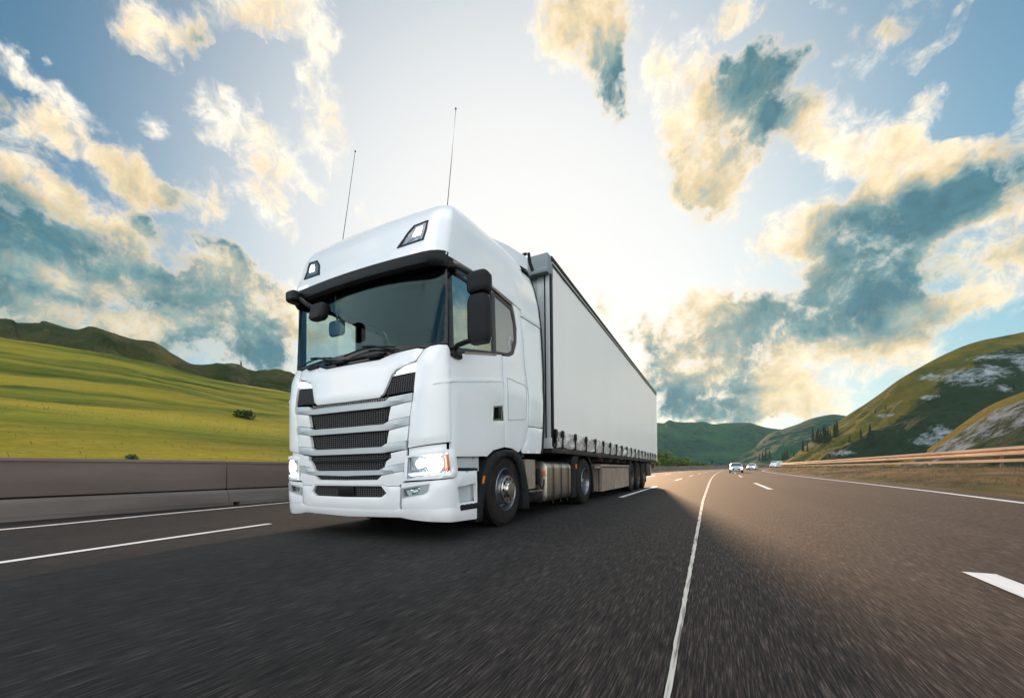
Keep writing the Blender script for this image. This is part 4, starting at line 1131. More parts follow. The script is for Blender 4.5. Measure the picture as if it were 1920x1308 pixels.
# far wooded ridges
Fa = [(-900, 520, 110), (-680, 665, 125), (-467, 772, 117), (-254, 880, 98), (-150, 890, 96), (-108, 897, 98), (-95, 904, 97), (-84, 909, 103), (-72, 915, 98), (-43, 930, 95), (-21, 941, 97.5), (-2.4, 950, 93.3), (19, 961, 96), (65, 984, 96.5), (82, 993, 91.7), (101, 1002, 86), (130, 1017, 82), (183, 1043, 79), (300, 1084, 85)]
Faf = [(x*.62, y*.62, 0) for x, y, z in Fa]
hill('wooded_ridge', Fa, Faf, M['forest'], 12, 70, 22., .006, prof=lambda t: t**.8, back=.5, crest=.05, seed=5.1)
Fb = [(5, 690, -5), (43.4, 693.4, 22.2), (72.0, 707.8, 49.7), (92.0, 717.9, 58.2), (111.3, 727.6, 65.1), (131.3, 737.6, 73.6), (156.9, 750.5, 78.9), (177.5, 760.9, 76.3), (221.5, 783.0, 67.8), (292.5, 818.7, 59.0), (380, 850, 40)]
Fbf = [(x*.6+8, y*.6, 0) for x, y, z in Fb]
hill('wooded_hill', Fb, Fbf, M['forest'], 12, 60, 12., .010, prof=lambda t: t**.9, back=.5, crest=.05, seed=2.2)

# grass bank on the right carrying the guardrail
bm = bmesh.new()
g = []
offs = [(.72, -.03), (.85, .02), (1.2, .12), (1.7, .28), (2.3, .50), (2.9, .66), (3.6, .70), (5.5, .62), (9, .1), (16, -1.4), (26, -3.6)]
for y in [-14+1.0*k for k in range(175)]:
    er = edge_r(y)
    c = []
    for o, z in offs:
        p = rp(er+o, min(y, 160))
        p = Vector((p.x, y if y < 20 else p.y, p.z+z))
        if o > .8: p.z += .07*fbm(p.x*.9, y*.35, 2., 4)*min(1, o)
        c.append(bm.verts.new(p))
    g.append(c)
for a, b in zip(g, g[1:]):
    for k in range(len(offs)-1): bm.faces.new((a[k], a[k+1], b[k+1], b[k]))
tag(obj('bank', bm, M['bank'], sharp=180), kind='structure')
M['blade'] = pbr('dry_grass_blades', (.20, .145, .07), .8, var=(.6, (.10, .11, .03), .4, .62))
M['blade_green'] = pbr('green_grass_blades', (.14, .17, .03), .8, var=(.3, (.22, .20, .04), .4, .62))
def blades(name, spots, mat, h0, h1, w, per=1, lean=.4, seed=1):
    rn = random.Random(seed)
    verts, faces = [], []
    for p in spots:
        for _ in range(per):
            a = rn.random()*2*PI
            hh = h0+(h1-h0)*rn.random()**1.5
            bx, by = p[0]+rn.uniform(-.06, .06), p[1]+rn.uniform(-.06, .06)
            dx, dy = math.cos(a)*w, math.sin(a)*w
            lx, ly = rn.uniform(-lean, lean)*hh, rn.uniform(-lean, lean)*hh
            i = len(verts)
            verts += [(bx-dx, by-dy, p[2]-.02), (bx+dx, by+dy, p[2]-.02), (bx+lx*.45+dx*.6, by+ly*.45+dy*.6, p[2]+hh*.6), (bx+lx*.45-dx*.6, by+ly*.45-dy*.6, p[2]+hh*.6), (bx+lx, by+ly, p[2]+hh)]
            faces += [(i, i+1, i+2, i+3), (i+3, i+2, i+4)]
    me = bpy.data.meshes.new(name); me.from_pydata(verts, [], faces); me.materials.append(mat)
    o = link(bpy.data.objects.new(name, me))
    return o
rn = random.Random(11)
spots = []
for _ in range(15000):
    y = 8+112*rn.random()**1.5
    o = .95+3.4*rn.random()
    if fbm(o*1.3, y*.5, 8., 3) < -.12: continue
    p = rp(edge_r(y)+o, y)
    z = interp(o, offs)+.07*fbm(p.x*.9, y*.35, 2., 4)*min(1, o)
    spots.append((p.x, p.y if y > 20 else y, p.z+z-.01))
tag(blades('dry_grass', spots, M['blade'], .04, .13, .006, 2), 'brown and green dry grass growing on the bank under the guardrail', 'grass', kind='stuff')

# guardrail
M['rail'] = pbr('guardrail_steel', (.42, .29, .21), .42, .6, var=(1.5, (.26, .165, .115), .4, .7), vec_scale=(1, .2, 1))
M['ribbed_dark'] = pbr('weathered_post_steel', (.14, .11, .09), .6, .3)
gr = thing('guardrail', (8.3, 20, .7), 'long steel guardrail along the grass bank on the right', 'guardrail')
GY = [4+2*k for k in range(60)]
def gp(y, dz): 
    p = rp(edge_r(y)+2.95, y); p.z += dz
    return p
wb = lambda z0, h: [(-.00, z0), (-.05, z0+h*.12), (-.05, z0+h*.30), (.0, z0+h*.42), (.0, z0+h*.58), (-.05, z0+h*.70), (-.05, z0+h*.88), (.0, z0+h), (.015, z0+h), (.015, z0)]
bm = bmesh.new(); sweep(bm, [gp(y, .0) for y in GY], wb(1.06, .31)); obj('rail', bm, M['rail'], gr)
bm = bmesh.new(); sweep(bm, [gp(y, .0) for y in GY], [(-.03, .86), (-.03, .96), (.03, .96), (.03, .86)]); obj('lower_rail', bm, M['rail'], gr)
for y in range(5, 122, 3):
    bm = bmesh.new(); p = gp(y, 0)
    box(bm, (p.x+.08, p.y, p.z+.88), (.08, .05, .95)); obj('post', bm, M['ribbed_dark'], gr)

# ------------------------------------------------------------------ plants
M['bark'] = pbr('bark', (.06, .045, .035), .9)
M['pine'] = pbr('conifer_needles', (.010, .034, .018), .8, var=(1.2, (.022, .060, .026), .4, .65))
M['leaf'] = pbr('bush_leaves', (.045, .12, .015), .7, var=(.8, (.16, .20, .03), .42, .65))
M['leaf_dark'] = pbr('dark_bush_leaves', (.022, .06, .012), .8, var=(.8, (.07, .09, .02), .42, .65))
def conifer_meshes(seed):
    rn = random.Random(seed)
    bm = bmesh.new(); tube(bm, [(0, 0, -.6), (.05, 0, 3), (0, 0, 7.6)], .16, 6, .03)
    finish(bm); tm = bpy.data.meshes.new('trunk'); bm.to_mesh(tm); bm.free(); tm.materials.append(M['bark'])
    V, F = [], []
    z = .7
    while z < 8:
        rad = (1.75*(1-z/8.2)**.8+.08)*rn.uniform(.8, 1.15)
        nb = 9
        for k in range(nb):
            if rn.random() < .12: continue
            a = k*2*PI/nb+rn.random()
            r = rad*rn.uniform(.7, 1.15)
            for q in range(7):
                t = (q+rn.random())/7
                cx, cy, cz = math.cos(a)*r*t, math.sin(a)*r*t, z-.30*r*t+rn.uniform(-.06, .06)
                s = (.26-.12*t)*rn.uniform(.8, 1.3)
                nx, ny, nz = rn.uniform(-1, 1), rn.uniform(-1, 1), rn.uniform(-.4, .4)
                i = len(V)
                V += [(cx-nx*s, cy-ny*s, cz-nz*s*.3), (cx+ny*s*.5, cy-nx*s*.5, cz-.12), (cx+nx*s, cy+ny*s, cz+nz*s*.3), (cx-ny*s*.4, cy+nx*s*.4, cz+.12)]
                F.append((i, i+1, i+2, i+3))
        z += .27
    cm = bpy.data.meshes.new('crown'); cm.from_pydata(V, [], F); cm.materials.append(M['pine'])
    return tm, cm
CM = [conifer_meshes(s) for s in (1, 2, 3)]
def conifer(loc, s, label, k, group='conifers on the mountain foot'):
    tm, cm = CM[k % 3]
    o = thing('conifer_tree', loc, label, 'tree', group)
    o.scale = (s*.9, s*.9, s); o.rotation_euler = (0, 0, k*1.3)
    for nme, me in (('trunk', tm), ('crown', cm)):
        c = link(bpy.data.objects.new(nme, me)); c.parent = o
    return o
def bush(loc, sx, sy, sz, label, mat, seed, n=900, leaf=.10, group=None):
    rn = random.Random(seed)
    o = thing('bush', loc, label, 'bush', group)
    V, F = [], []
    cl = [(rn.uniform(-.6, .6), rn.uniform(-.6, .6), rn.uniform(.2, .75), rn.uniform(.25, .5)) for _ in range(14)]
    for i in range(n):
        c = rn.choice(cl)
        d = Vector((rn.gauss(0, 1), rn.gauss(0, 1), rn.gauss(0, 1))).normalized()*c[3]*rn.uniform(.6, 1.05)
        p = Vector(((c[0]+d.x)*sx, (c[1]+d.y)*sy, max(0, c[2]+d.z)*sz))
        a = Vector((rn.gauss(0, 1), rn.gauss(0, 1), rn.gauss(0, 1))).normalized()*leaf*rn.uniform(.6, 1.4)
        b = a.cross(Vector((rn.gauss(0, 1), rn.gauss(0, 1), rn.gauss(0, 1)))).normalized()*leaf*.6
        j = len(V)
        V += [p-a, p+b, p+a, p-b]; F.append((j, j+1, j+2, j+3))
    me = bpy.data.meshes.new('foliage'); me.from_pydata([tuple(v) for v in V], [], F); me.materials.append(mat)
    c = link(bpy.data.objects.new('foliage', me)); c.parent = o
    bm = bmesh.new()
    for k in range(5):
        a = rn.random()*6.28
        tube(bm, [(0, 0, -.1), (math.cos(a)*sx*.3, math.sin(a)*sy*.3, sz*.35), (math.cos(a)*sx*.55, math.sin(a)*sy*.55, sz*.65)], .03, 5, .01)
    finish(bm); me = bpy.data.meshes.new('stem'); bm.to_mesh(me); bm.free(); me.materials.append(M['bark'])
    c = link(bpy.data.objects.new('stem', me)); c.parent = o
    return o
# ------------------------------------------------------------------ placing plants on the terrain
from mathutils.bvhtree import BVHTree
V, F = [], []
for o in list(col.objects):
    if o.get('kind') == 'structure' and o.type == 'MESH' and 'road' not in o.name:
        b = len(V); V += [v.co.copy() for v in o.data.vertices]; F += [[b+i for i in p.vertices] for p in o.data.polygons]
BV = BVHTree.FromPolygons(V, F)
def gz(x, y):
    h = BV.ray_cast(Vector((x, y, 400)), Vector((0, 0, -1)))
    return h[0].z if h[0] else 0
PINES = [(61.0, 341.5, 1.2, 'pointed dark conifer at the left end of the thick clump on the mountain foot'),
(61.4, 333.1, 1.0, 'slim dark conifer second from the left in the thick clump'),
(61.9, 330.3, 1.25, 'tall dark conifer third from the left in the thick clump'),
(62.7, 327.2, 1.1, 'dark conifer in the middle of the thick clump, left of the tallest'),
(63.3, 322.7, 1.3, 'tallest dark conifer in the middle of the thick clump'),
(64.0, 321.1, 1.3, 'tall dark conifer just right of the tallest in the thick clump'),
(64.8, 319.1, 1.2, 'dark conifer near the right end of the thick clump'),
(68.0, 318.7, 1.1, 'broad dark conifer standing apart right of the thick clump, the left one of a pair'),
(69.0, 317.7, 1.3, 'broad dark conifer standing apart right of the thick clump, the right one of a pair'),
(55.6, 343.5, 1.0, 'dark conifer standing alone left of the thick clump'),
(55.9, 330.0, 0.7, 'small conifer between the lone one and the thick clump'),
(58.7, 462.4, 1.0, 'left conifer of the far trio behind the end of the guardrail'),
(60.4, 461.7, 1.1, 'middle conifer of the far trio behind the end of the guardrail'),
(62.5, 463.7, 1.2, 'right conifer of the far trio behind the end of the guardrail'),
(69.4, 487.3, 0.7, 'small far conifer halfway up between the trio and the thick clump'),
(51.8, 353.3, 0.5, 'very small conifer at the roadside below the thick clump'),
(74.1, 276.7, 1.0, 'dark conifer near the foot of the shaded mountain side, left one of two close together'),
(73.8, 271.7, 1.1, 'dark conifer near the foot of the shaded mountain side, right one of two close together'),
(71.5, 281.2, 0.7, 'smaller conifer just left of the two close together at the mountain foot'),
(67.5, 285.4, 0.5, 'tiny conifer left of the smaller one along the mountain foot'),
(90.5, 311.2, 0.38, 'tiny dark tree on the yellow slope, the upper one of two'),
(86.9, 314.8, 0.35, 'tiny dark tree on the yellow slope, the lower one of two'),
(65.8, 317.8, 0.8, 'shorter conifer at the right end of the thick clump'),
(49.7, 475.9, 1.2, 'right one of the four far conifers behind the white van'),
(46.8, 479.9, 1.4, 'dark far conifer right behind the white van, second from the right of four'),
(44.2, 482.1, 1.2, 'far conifer left of the white van, third from the right of four'),
(41.9, 487.1, 1.0, 'leftmost of the four far conifers around the white van'),
(129.4, 282.2, 0.5, 'small dark tree on the crest of the rocky spur')]
BUSHES = [(-15.5, 116, 4, 4, 4.6, 2600, .26, 'tall green bush on the mound right behind the tail of the trailer'),
(-12.4, 120, 3.6, 3.6, 4.9, 2600, .26, 'tallest yellow green bush on the mound behind the barrier'),
(-9.2, 126, 3.6, 3.6, 3.6, 2200, .26, 'green bush in the middle of the mound, lower than the tallest'),
(-5.8, 131, 3.2, 3, 2.6, 1800, .24, 'low green bush right of the middle of the mound'),
(-2.6, 137, 2.6, 2.5, 1.8, 1200, .22, 'lowest green bush at the right end of the mound'),
(-23.2, 13.3, .55, .55, .55, 900, .06, 'small dark round bush alone in the meadow left of the cab'),
(-14.1, 5.1, .4, .25, .18, 400, .03, 'small dark bush just above the top edge of the barrier')]
NGREEN = 5
conifer((-.6, 141, gz(-.6, 141)-.1), .36, 'small bright green conifer behind the barrier between the mound and the cars', 2, None)

for k, (x, y, s, lab) in enumerate(PINES):
    conifer((x, y, gz(x, y)-.15*s), s, lab, k)
conifer((-220.5, 124.5, gz(-220.5, 124.5)-.3), .62, 'tiny lone conifer on the crest of the dark hill at the left', 1, None)
for k, (x, y, sx, sy, sz, n, lf, lab) in enumerate(BUSHES):
    bush((x, y, gz(x, y)-.05), sx, sy, sz, lab, M['leaf'] if k < NGREEN else M['leaf_dark'], 20+k, n, lf, 'green bushes on the mound behind the barrier' if k < NGREEN else None)
rn = random.Random(5)
spots = []
for _ in range(26000):
    y = -14+104*rn.random()**1.2; x = -11.1-52*rn.random()**1.5
    spots.append((x, y, gz(x, y)))
tag(blades('meadow_grass', spots, M['blade_green'], .03, .11, .012, 1, .6, 3), 'yellow green grass tufts over the sloping meadow behind the barrier', 'grass', kind='stuff')

# ------------------------------------------------------------------ distant traffic
M['car_silver'] = pbr('silver_car_paint', (.62, .63, .66), .3, .5, coat=.5)
M['car_white'] = pbr('white_car_paint', (.78, .78, .78), .35, coat=.5)
M['car_glass'] = pbr('car_dark_glass', (.06, .08, .10), .1)
M['plate'] = pbr('number_plate', (.7, .7, .66), .5)
def car(name, x, y, label, cat, paint, group=None, w=1.80, h=1.45, van=False):
    """front faces the viewer (-y); heading follows the road"""
    p = rp(x, y); d = rp(x, y+2)-rp(x, y-2)
    t = thing(name, (0, 0, 0), label, cat, group)
    def loft(bm, secs, caps=True):
        rings = []
        for yy, hw, z0, z1, tw in secs:
            c = .10*hw
            rings.append([bm.verts.new(v) for v in ((-hw, yy, z0+.08), (-hw+c, yy, z0), (hw-c, yy, z0), (hw, yy, z0+.08), (hw, yy, (z0+z1)*.5), (hw*tw, yy, z1-.05), (hw*tw-c*1.4, yy, z1), (-hw*tw+c*1.4, yy, z1), (-hw*tw, yy, z1-.05), (-hw, yy, (z0+z1)*.5))])
        for a, b in zip(rings, rings[1:]):
            for k in range(10): bm.faces.new((a[k], a[(k+1) % 10], b[(k+1) % 10], b[k]))
        bm.faces.new(rings[0]); bm.faces.new(rings[-1][::-1])
    bm = bmesh.new(); W = w/2
    if van:
        loft(bm, [(0, W*.86, .35, .75, .95), (.12, W*.96, .30, .95, .95), (.75, W, .28, 1.15, .95), (1.45, W, .28, h-.06, .88), (1.9, W, .28, h, .9), (5.2, W, .28, h, .9), (5.3, W*.96, .35, h-.08, .9)])
    else:
        loft(bm, [(0, W*.80, .32, .62, .95), (.10, W*.93, .26, .72, .95), (.5, W, .22, .84, .93), (1.2, W, .20, .94, .92), (3.6, W, .20, .98, .92), (4.3, W*.97, .25, .98, .9), (4.5, W*.88, .35, .85, .9)])
        loft(bm, [(1.15, W*.90, .85, .95, .92), (1.95, W*.88, .85, h-.03, .74), (2.4, W*.88, .85, h, .72), (3.1, W*.88, .85, h-.03, .72), (4.0, W*.86, .85, 1.0, .84)])
    obj('body', bm, M[paint], t)
    bm = bmesh.new()
    if van:
        zt = h-.12
        f = [(-W*.88, .82, 1.17), (W*.88, .82, 1.17), (W*.76, 1.42, zt), (-W*.76, 1.42, zt)]
    else:
        f = [(-W*.80, 1.20, .985), (W*.80, 1.20, .985), (W*.62, 1.90, h-.09), (-W*.62, 1.90, h-.09)]
    vs = [bm.verts.new((a, b-.02, c+.015)) for a, b, c in f]+[bm.verts.new((a, b+.05, c)) for a, b, c in f]
    for q in ((0, 1, 2, 3), (7, 6, 5, 4), (0, 4, 5, 1), (1, 5, 6, 2), (2, 6, 7, 3), (3, 7, 4, 0)): bm.faces.new([vs[i] for i in q])
    obj('windscreen', bm, M['car_glass'], t)
    bm = bmesh.new(); boxr(bm, -W*.55, W*.55, -.02, .1, .40, .60, .02); boxr(bm, -W*.7, W*.7, -.015, .1, .24, .33, .02); obj('grille', bm, M['black'], t)
    bm = bmesh.new(); boxr(bm, -.26, .26, -.04, 0, .42, .53); obj('number_plate', bm, M['plate'], t)
    for sg in (-1, 1):
        bm = bmesh.new(); box(bm, (sg*W*.70, .06, .64), (W*.34, .10, .13), bev=.03); obj('headlight', bm, M['lamp'], t)
        bm = bmesh.new(); box(bm, (sg*(W+.10), 1.35, 1.0), (.20, .10, .13), bev=.03); obj('wing_mirror', bm, M['black'], t)
        for yy in (.85, 3.55 if not van else 4.3):
            bm = bmesh.new(); lathe_x(bm, [(.2, -.02), (.24, .0), (.31, -.01), (.33, -.04), (.33, -.18), (.31, -.2)], sg*(W-.02), yy, .33, 24, sg)
            lathe_x(bm, [(.21, -.03), (.1, -.02), (0, -.01)], sg*(W-.02), yy, .33, 16, sg)
            obj('wheel', bm, M['rubber'], t)
    t.location = p; t.rotation_euler = (math.atan2(d.z, d.y)*0, 0, -math.atan2(d.x, d.y))
    return t
car('car', 2.12, 65.0, 'silver car with lit headlights, the nearer of the two cars following in the distance', 'car', 'car_silver', 'cars following far behind the truck')
car('car', 3.2, 103.0, 'small white car partly hidden behind the nearer silver car', 'car', 'car_white', 'cars following far behind the truck', w=1.75)
car('van', -5.8, 150.0, 'white van far away coming round the bend before the conifers', 'van', 'car_white', None, w=2.0, h=2.15, van=True)

# ------------------------------------------------------------------ sky, sun, camera
SUN_AZ, SUN_EL = -10.0, 13.0        # degrees from +y towards +x, and above the horizon
CLOUDS = [(-67.9,41.1,0.03,0.044,-16,1,0.15),(-64.6,40.6,0.025,0.022,-34,0.8,0.5),(-58.7,43.8,0.073,0.037,23,1,0.1),(-52.3,44.6,0.044,0.061,2,1,0),
(-50.4,42.9,0.026,0.026,16,0.7,0),(-76.2,33.6,0.031,0.019,-15,1,0),(-73.5,32.8,0.037,0.023,-22,1,0),(-74.2,30,0.034,0.036,28,0.9,0),
(-72.1,28.8,0.066,0.05,-19,1,0.35),(-73.5,29.6,0.024,0.035,-13,0.6,0.9),(-69.7,28.2,0.053,0.034,-23,1,0.3),(-66.5,28.3,0.022,0.027,-30,0.7,0.9),
(-76.8,28.8,0.034,0.018,29,0.8,0),(-76.9,25.9,0.04,0.038,-17,1,0.15),(-74.6,24.4,0.036,0.036,-27,1,0.5),(-77.8,23.5,0.028,0.038,-3,0.8,0.9),
(-77.7,30.7,0.01,0.025,-10,0.4,0.8),(-63.3,27.9,0.038,0.04,40,1,0.4),(-61.4,36.2,0.055,0.029,-16,0.9,0),(-57.7,35,0.059,0.044,-32,1,0.05),
(-57.7,36.9,0.025,0.023,19,0.6,0.6),(-63,33.9,0.035,0.022,22,0.6,0),(-51.5,38.1,0.045,0.048,27,0.85,0.05),(-57.8,29.9,0.039,0.051,37,0.55,0),
(-56.7,27.7,0.03,0.039,36,0.5,0),(-76.6,20,0.084,0.033,5,1,0.95),(-72.1,20.4,0.063,0.034,-1,1,0.75),(-68.1,24.3,0.029,0.018,-27,0.8,1),
(-63.1,23.8,0.057,0.018,-25,0.9,1),(-67.7,19.7,0.082,0.027,3,0.9,0.85),(-76.6,15.8,0.08,0.024,6,0.8,0.8),(-61.6,19.6,0.078,0.03,-1,0.8,0.6),
(-70.6,22.8,0.042,0.048,20,0.8,0.25),(-69.8,19.7,0.142,0.052,7,0.8,0.9),(-61.7,16.2,0.129,0.041,1,0.8,0.8),(-77.2,17.4,0.06,0.031,8,0.8,0.9),
(-62.1,21.7,0.048,0.03,-9,0.6,0.4),(-59,17.8,0.104,0.031,-1,0.9,0.8),(-69.8,15.6,0.121,0.023,7,0.9,0.3),(-64.1,14.3,0.15,0.042,-7,0.9,0.9),
(-74,18.4,0.117,0.018,7,0.8,0.1),(-56.8,20.5,0.056,0.026,-6,0.8,0.7),(-76.6,14,0.071,0.016,15,0.8,0.7),(-17.4,47.5,0.083,0.045,-7,1,0.3),
(-21.5,45.9,0.03,0.027,10,0.9,0),(-12,44.6,0.043,0.049,-4,0.8,0.95),(-10.9,42.6,0.025,0.035,-4,0.6,1),(-13.3,48.1,0.076,0.017,-10,0.8,0.1),
(-3.5,41.6,0.051,0.064,-4,1,0),(-4.5,43.7,0.02,0.04,-9,0.8,0),(0.5,36.5,0.077,0.084,-9,1,0.35),(1,31.8,0.071,0.065,-16,1,0.35),
(5.6,37.2,0.07,0.062,-29,1,1),(5.1,40.1,0.039,0.029,-22,0.6,0.9),(8.6,39.3,0.025,0.028,-45,0.6,1),(3.9,33.8,0.05,0.038,-19,0.8,0.6),
(13,33.7,0.07,0.035,-48,1,0.05),(16.4,29.1,0.064,0.037,-42,1,0.05),(12.1,30.7,0.044,0.037,-23,0.6,0),(18.7,27.7,0.046,0.028,-51,1,0.1),
(15.6,26.3,0.035,0.038,1,0.8,0),(8.1,25.9,0.073,0.042,-1,0.9,0.05),(6.5,23.7,0.059,0.041,-15,0.7,0.2),(15.5,23.1,0.086,0.056,-20,1,0.9),
(15.5,18.2,0.084,0.103,24,1,1),(19.8,23.4,0.045,0.05,18,0.9,0.95),(23.2,24,0.044,0.039,9,0.8,0.9),(11.9,14.8,0.079,0.054,0,0.9,0.8),
(17.9,19.4,0.062,0.053,8,0.9,0.9),(10.1,20.7,0.048,0.072,-15,0.8,0.6),(19.2,36.4,0.019,0.023,-32,0.8,0.1),(19.7,31.6,0.02,0.037,-45,0.6,0),
(14.9,37.9,0.028,0.038,-37,0.5,0),(3.2,44.7,0.027,0.023,-22,0.8,0.1),(10.8,42.3,0.021,0.012,-28,0.8,0),(16.1,39.5,0.038,0.02,-31,0.6,0.8),
(21.3,27.4,0.028,0.017,-45,0.6,0),(23.5,26.3,0.022,0.013,-29,0.5,0),(2.6,16.6,0.057,0.062,-10,0.9,0.7),(-2.3,17.3,0.094,0.061,2,1,0.55),
(-8.2,18.4,0.05,0.039,-7,0.8,0.7),(-0.4,20.1,0.069,0.041,-10,0.8,0.2),(-2.3,12.8,0.112,0.045,-6,1,0.5),(-2.4,8.1,0.123,0.053,-4,1,0.85),
(1.3,6.5,0.088,0.034,-4,0.8,0.8),(5.9,8.7,0.063,0.054,-6,0.9,0.15),(5.9,17.7,0.04,0.04,-12,0.8,0.7),(10.9,9.3,0.069,0.062,17,0.9,0.1),
(8,13.3,0.051,0.041,-10,0.8,0.4),(9,6.5,0.059,0.026,-5,0.8,0.1),(17.5,13.6,0.056,0.055,0,0.8,0.15),(16.2,10.1,0.048,0.028,-10,0.8,0.1),
(23.8,20.9,0.035,0.06,-35,0.55,0.1),(23.1,14.9,0.048,0.047,-18,0.7,0.15),(21.5,13.6,0.034,0.033,-16,0.6,0.6),(24.7,17.1,0.021,0.03,-21,0.5,0.5),
(27.2,19.4,0.054,0.106,-25,0.7,0.6),(27.5,27.5,0.041,0.042,-33,0.8,0.1),(-14.1,21.9,0.041,0.031,-5,0.6,0.6),(-45,31.4,0.029,0.029,9,0.5,0.1),
(-31.9,40.1,0.02,0.012,3,0.6,0),(-16.6,26.4,0.046,0.021,-5,0.35,0.2),(-33.7,41.3,0.014,0.007,4,0.4,0),(-28.9,39.4,0.01,0.011,1,0.5,0),
(-49.5,19.2,0.089,0.074,7,1,0),(-77.4,34.9,0.011,0.014,-4,0.6,0),(-75.8,35.3,0.009,0.008,-4,0.5,0),(-70.4,36.4,0.01,0.007,-5,0.5,0),
(-54.2,40.9,0.019,0.012,1,0.7,0),(-67.6,33.4,0.021,0.014,25,0.6,0),(-52.5,33.6,0.026,0.03,31,0.6,0),(31,17.6,0.056,0.075,-27,1,0.05),
(34.9,22.8,0.051,0.082,-36,1,0.05),(37.3,10.1,0.049,0.072,-21,1,0.1),(30,28.6,0.038,0.038,-37,0.9,0.1),(-80.1,19.3,0.04,0.045,-9,1,0.7),  # rightmost clouds are out of view, added to brighten side window reflections
(-80,32.8,0.021,0.026,-6,0.8,0.1),(4.2,49.4,0.111,0.046,-18,0.9,0.4),(-67.4,46.2,0.09,0.042,24,0.9,0.1),(32,9.7,0.054,0.053,-17,0.9,0.4),
(21.7,40.5,0.063,0.039,-37,0.6,0.2)]
w = bpy.data.worlds.new('World'); sc.world = w; w.use_nodes = True
t = w.node_tree; N, L = t.nodes, t.links; N.clear()
out = N.new('ShaderNodeOutputWorld')
SKY_TINT, BACK, KBLOB = (.84, 1.34, 1.46), 2.65, 1.42  # BACK: fill gain added to the unseen sky behind, brightening the truck front
sky = N.new('ShaderNodeTexSky'); sky.sky_type = 'NISHITA'; sky.sun_disc = False
sky.sun_elevation = R(SUN_EL); sky.sun_rotation = R(SUN_AZ); sky.air_density = 1.0; sky.dust_density = .7; sky.ozone_density = 1.6
tc = N.new('ShaderNodeTexCoord')
def direction(az, el):
    az, el = R(az), R(el)
    return Vector((math.sin(az)*math.cos(el), math.cos(az)*math.cos(el), math.sin(el)))
def noi(vec, s, d, r=.55, typ=None, dist=0.):
    n = N.new('ShaderNodeTexNoise'); n.inputs['Scale'].default_value = s; n.inputs['Detail'].default_value = d
    n.inputs['Roughness'].default_value = r; n.inputs['Distortion'].default_value = dist; L.new(vec, n.inputs['Vector']); return n
def math_(op, a, b=None, c=None, clamp=False):
    n = N.new('ShaderNodeMath'); n.operation = op; n.use_clamp = clamp
    for i, v in enumerate((a, b, c)):
        if v is None: continue
        if isinstance(v, (int, float)): n.inputs[i].default_value = v
        else: L.new(v, n.inputs[i])
    return n.outputs[0]
def vmath(op, a, b=None, c=None):
    n = N.new('ShaderNodeVectorMath'); n.operation = op
    for i, v in enumerate((a, b, c)):
        if v is None: continue
        if isinstance(v, (tuple, Vector)): n.inputs[i].default_value = tuple(v)
        else: L.new(v, n.inputs[i])
    return n.outputs[0]
def mrange(v, a, b, c=0., d=1., smooth=True):
    n = N.new('ShaderNodeMapRange'); n.interpolation_type = 'SMOOTHSTEP' if smooth else 'LINEAR'
    L.new(v, n.inputs[0])
    for i, q in enumerate((a, b, c, d)): n.inputs[i+1].default_value = q
    return n.outputs[0]
def mix(f, a, b):
    n = N.new('ShaderNodeMix'); n.data_type = 'RGBA'
    if isinstance(f, (int, float)): n.inputs[0].default_value = f
    else: L.new(f, n.inputs[0])
    for i, v in ((6, a), (7, b)):
        if isinstance(v, tuple): n.inputs[i].default_value = (*v, 1)
        else: L.new(v, n.inputs[i])
    return n.outputs[2]
D = vmath('NORMALIZE', tc.outputs['Generated'])
def dot(a, b):
    n = N.new('ShaderNodeVectorMath'); n.operation = 'DOT_PRODUCT'; L.new(a, n.inputs[0]); n.inputs[1].default_value = b; return n.outputs['Value']
def scale_(v, f):
    n = N.new('ShaderNodeVectorMath'); n.operation = 'SCALE'; L.new(v, n.inputs[0])
    if isinstance(f, (int, float)): n.inputs['Scale'].default_value = f
    else: L.new(f, n.inputs['Scale'])
    return n.outputs[0]
BG = .10
S = 1/BG
fd = dot(D, (-.449, .893, 0))
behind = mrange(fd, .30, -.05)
glow = math_('POWER', mrange(dot(D, direction(-26, 21)), .62, 1.0), 1.5)
tinted = vmath('MULTIPLY', sky.outputs[0], tuple(c*BG for c in SKY_TINT))
tinted = scale_(vmath('DIVIDE', tinted, vmath('MULTIPLY_ADD', tinted, (.75, .75, .75), (1., 1., 1.))), S)      # tone roll-off that holds down the brightest sky values
clear = mix(math_('MULTIPLY', glow, .94), tinted, (.745*S, .73*S, .705*S))
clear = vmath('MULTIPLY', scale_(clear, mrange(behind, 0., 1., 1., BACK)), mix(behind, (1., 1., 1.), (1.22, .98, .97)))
gen = noi(D, 2.2, 5, .55)
genc = math_('MULTIPLY', mrange(gen.outputs['Fac'], .40, .66), math_('MULTIPLY', behind, .9))
RAMP = [(.0, (.80, .745, .635)), (.25, (.78, .635, .43)), (.42, (.60, .485, .295)), (.57, (.34, .36, .30)), (.80, (.14, .24, .245)), (1., (.055, .145, .18))]
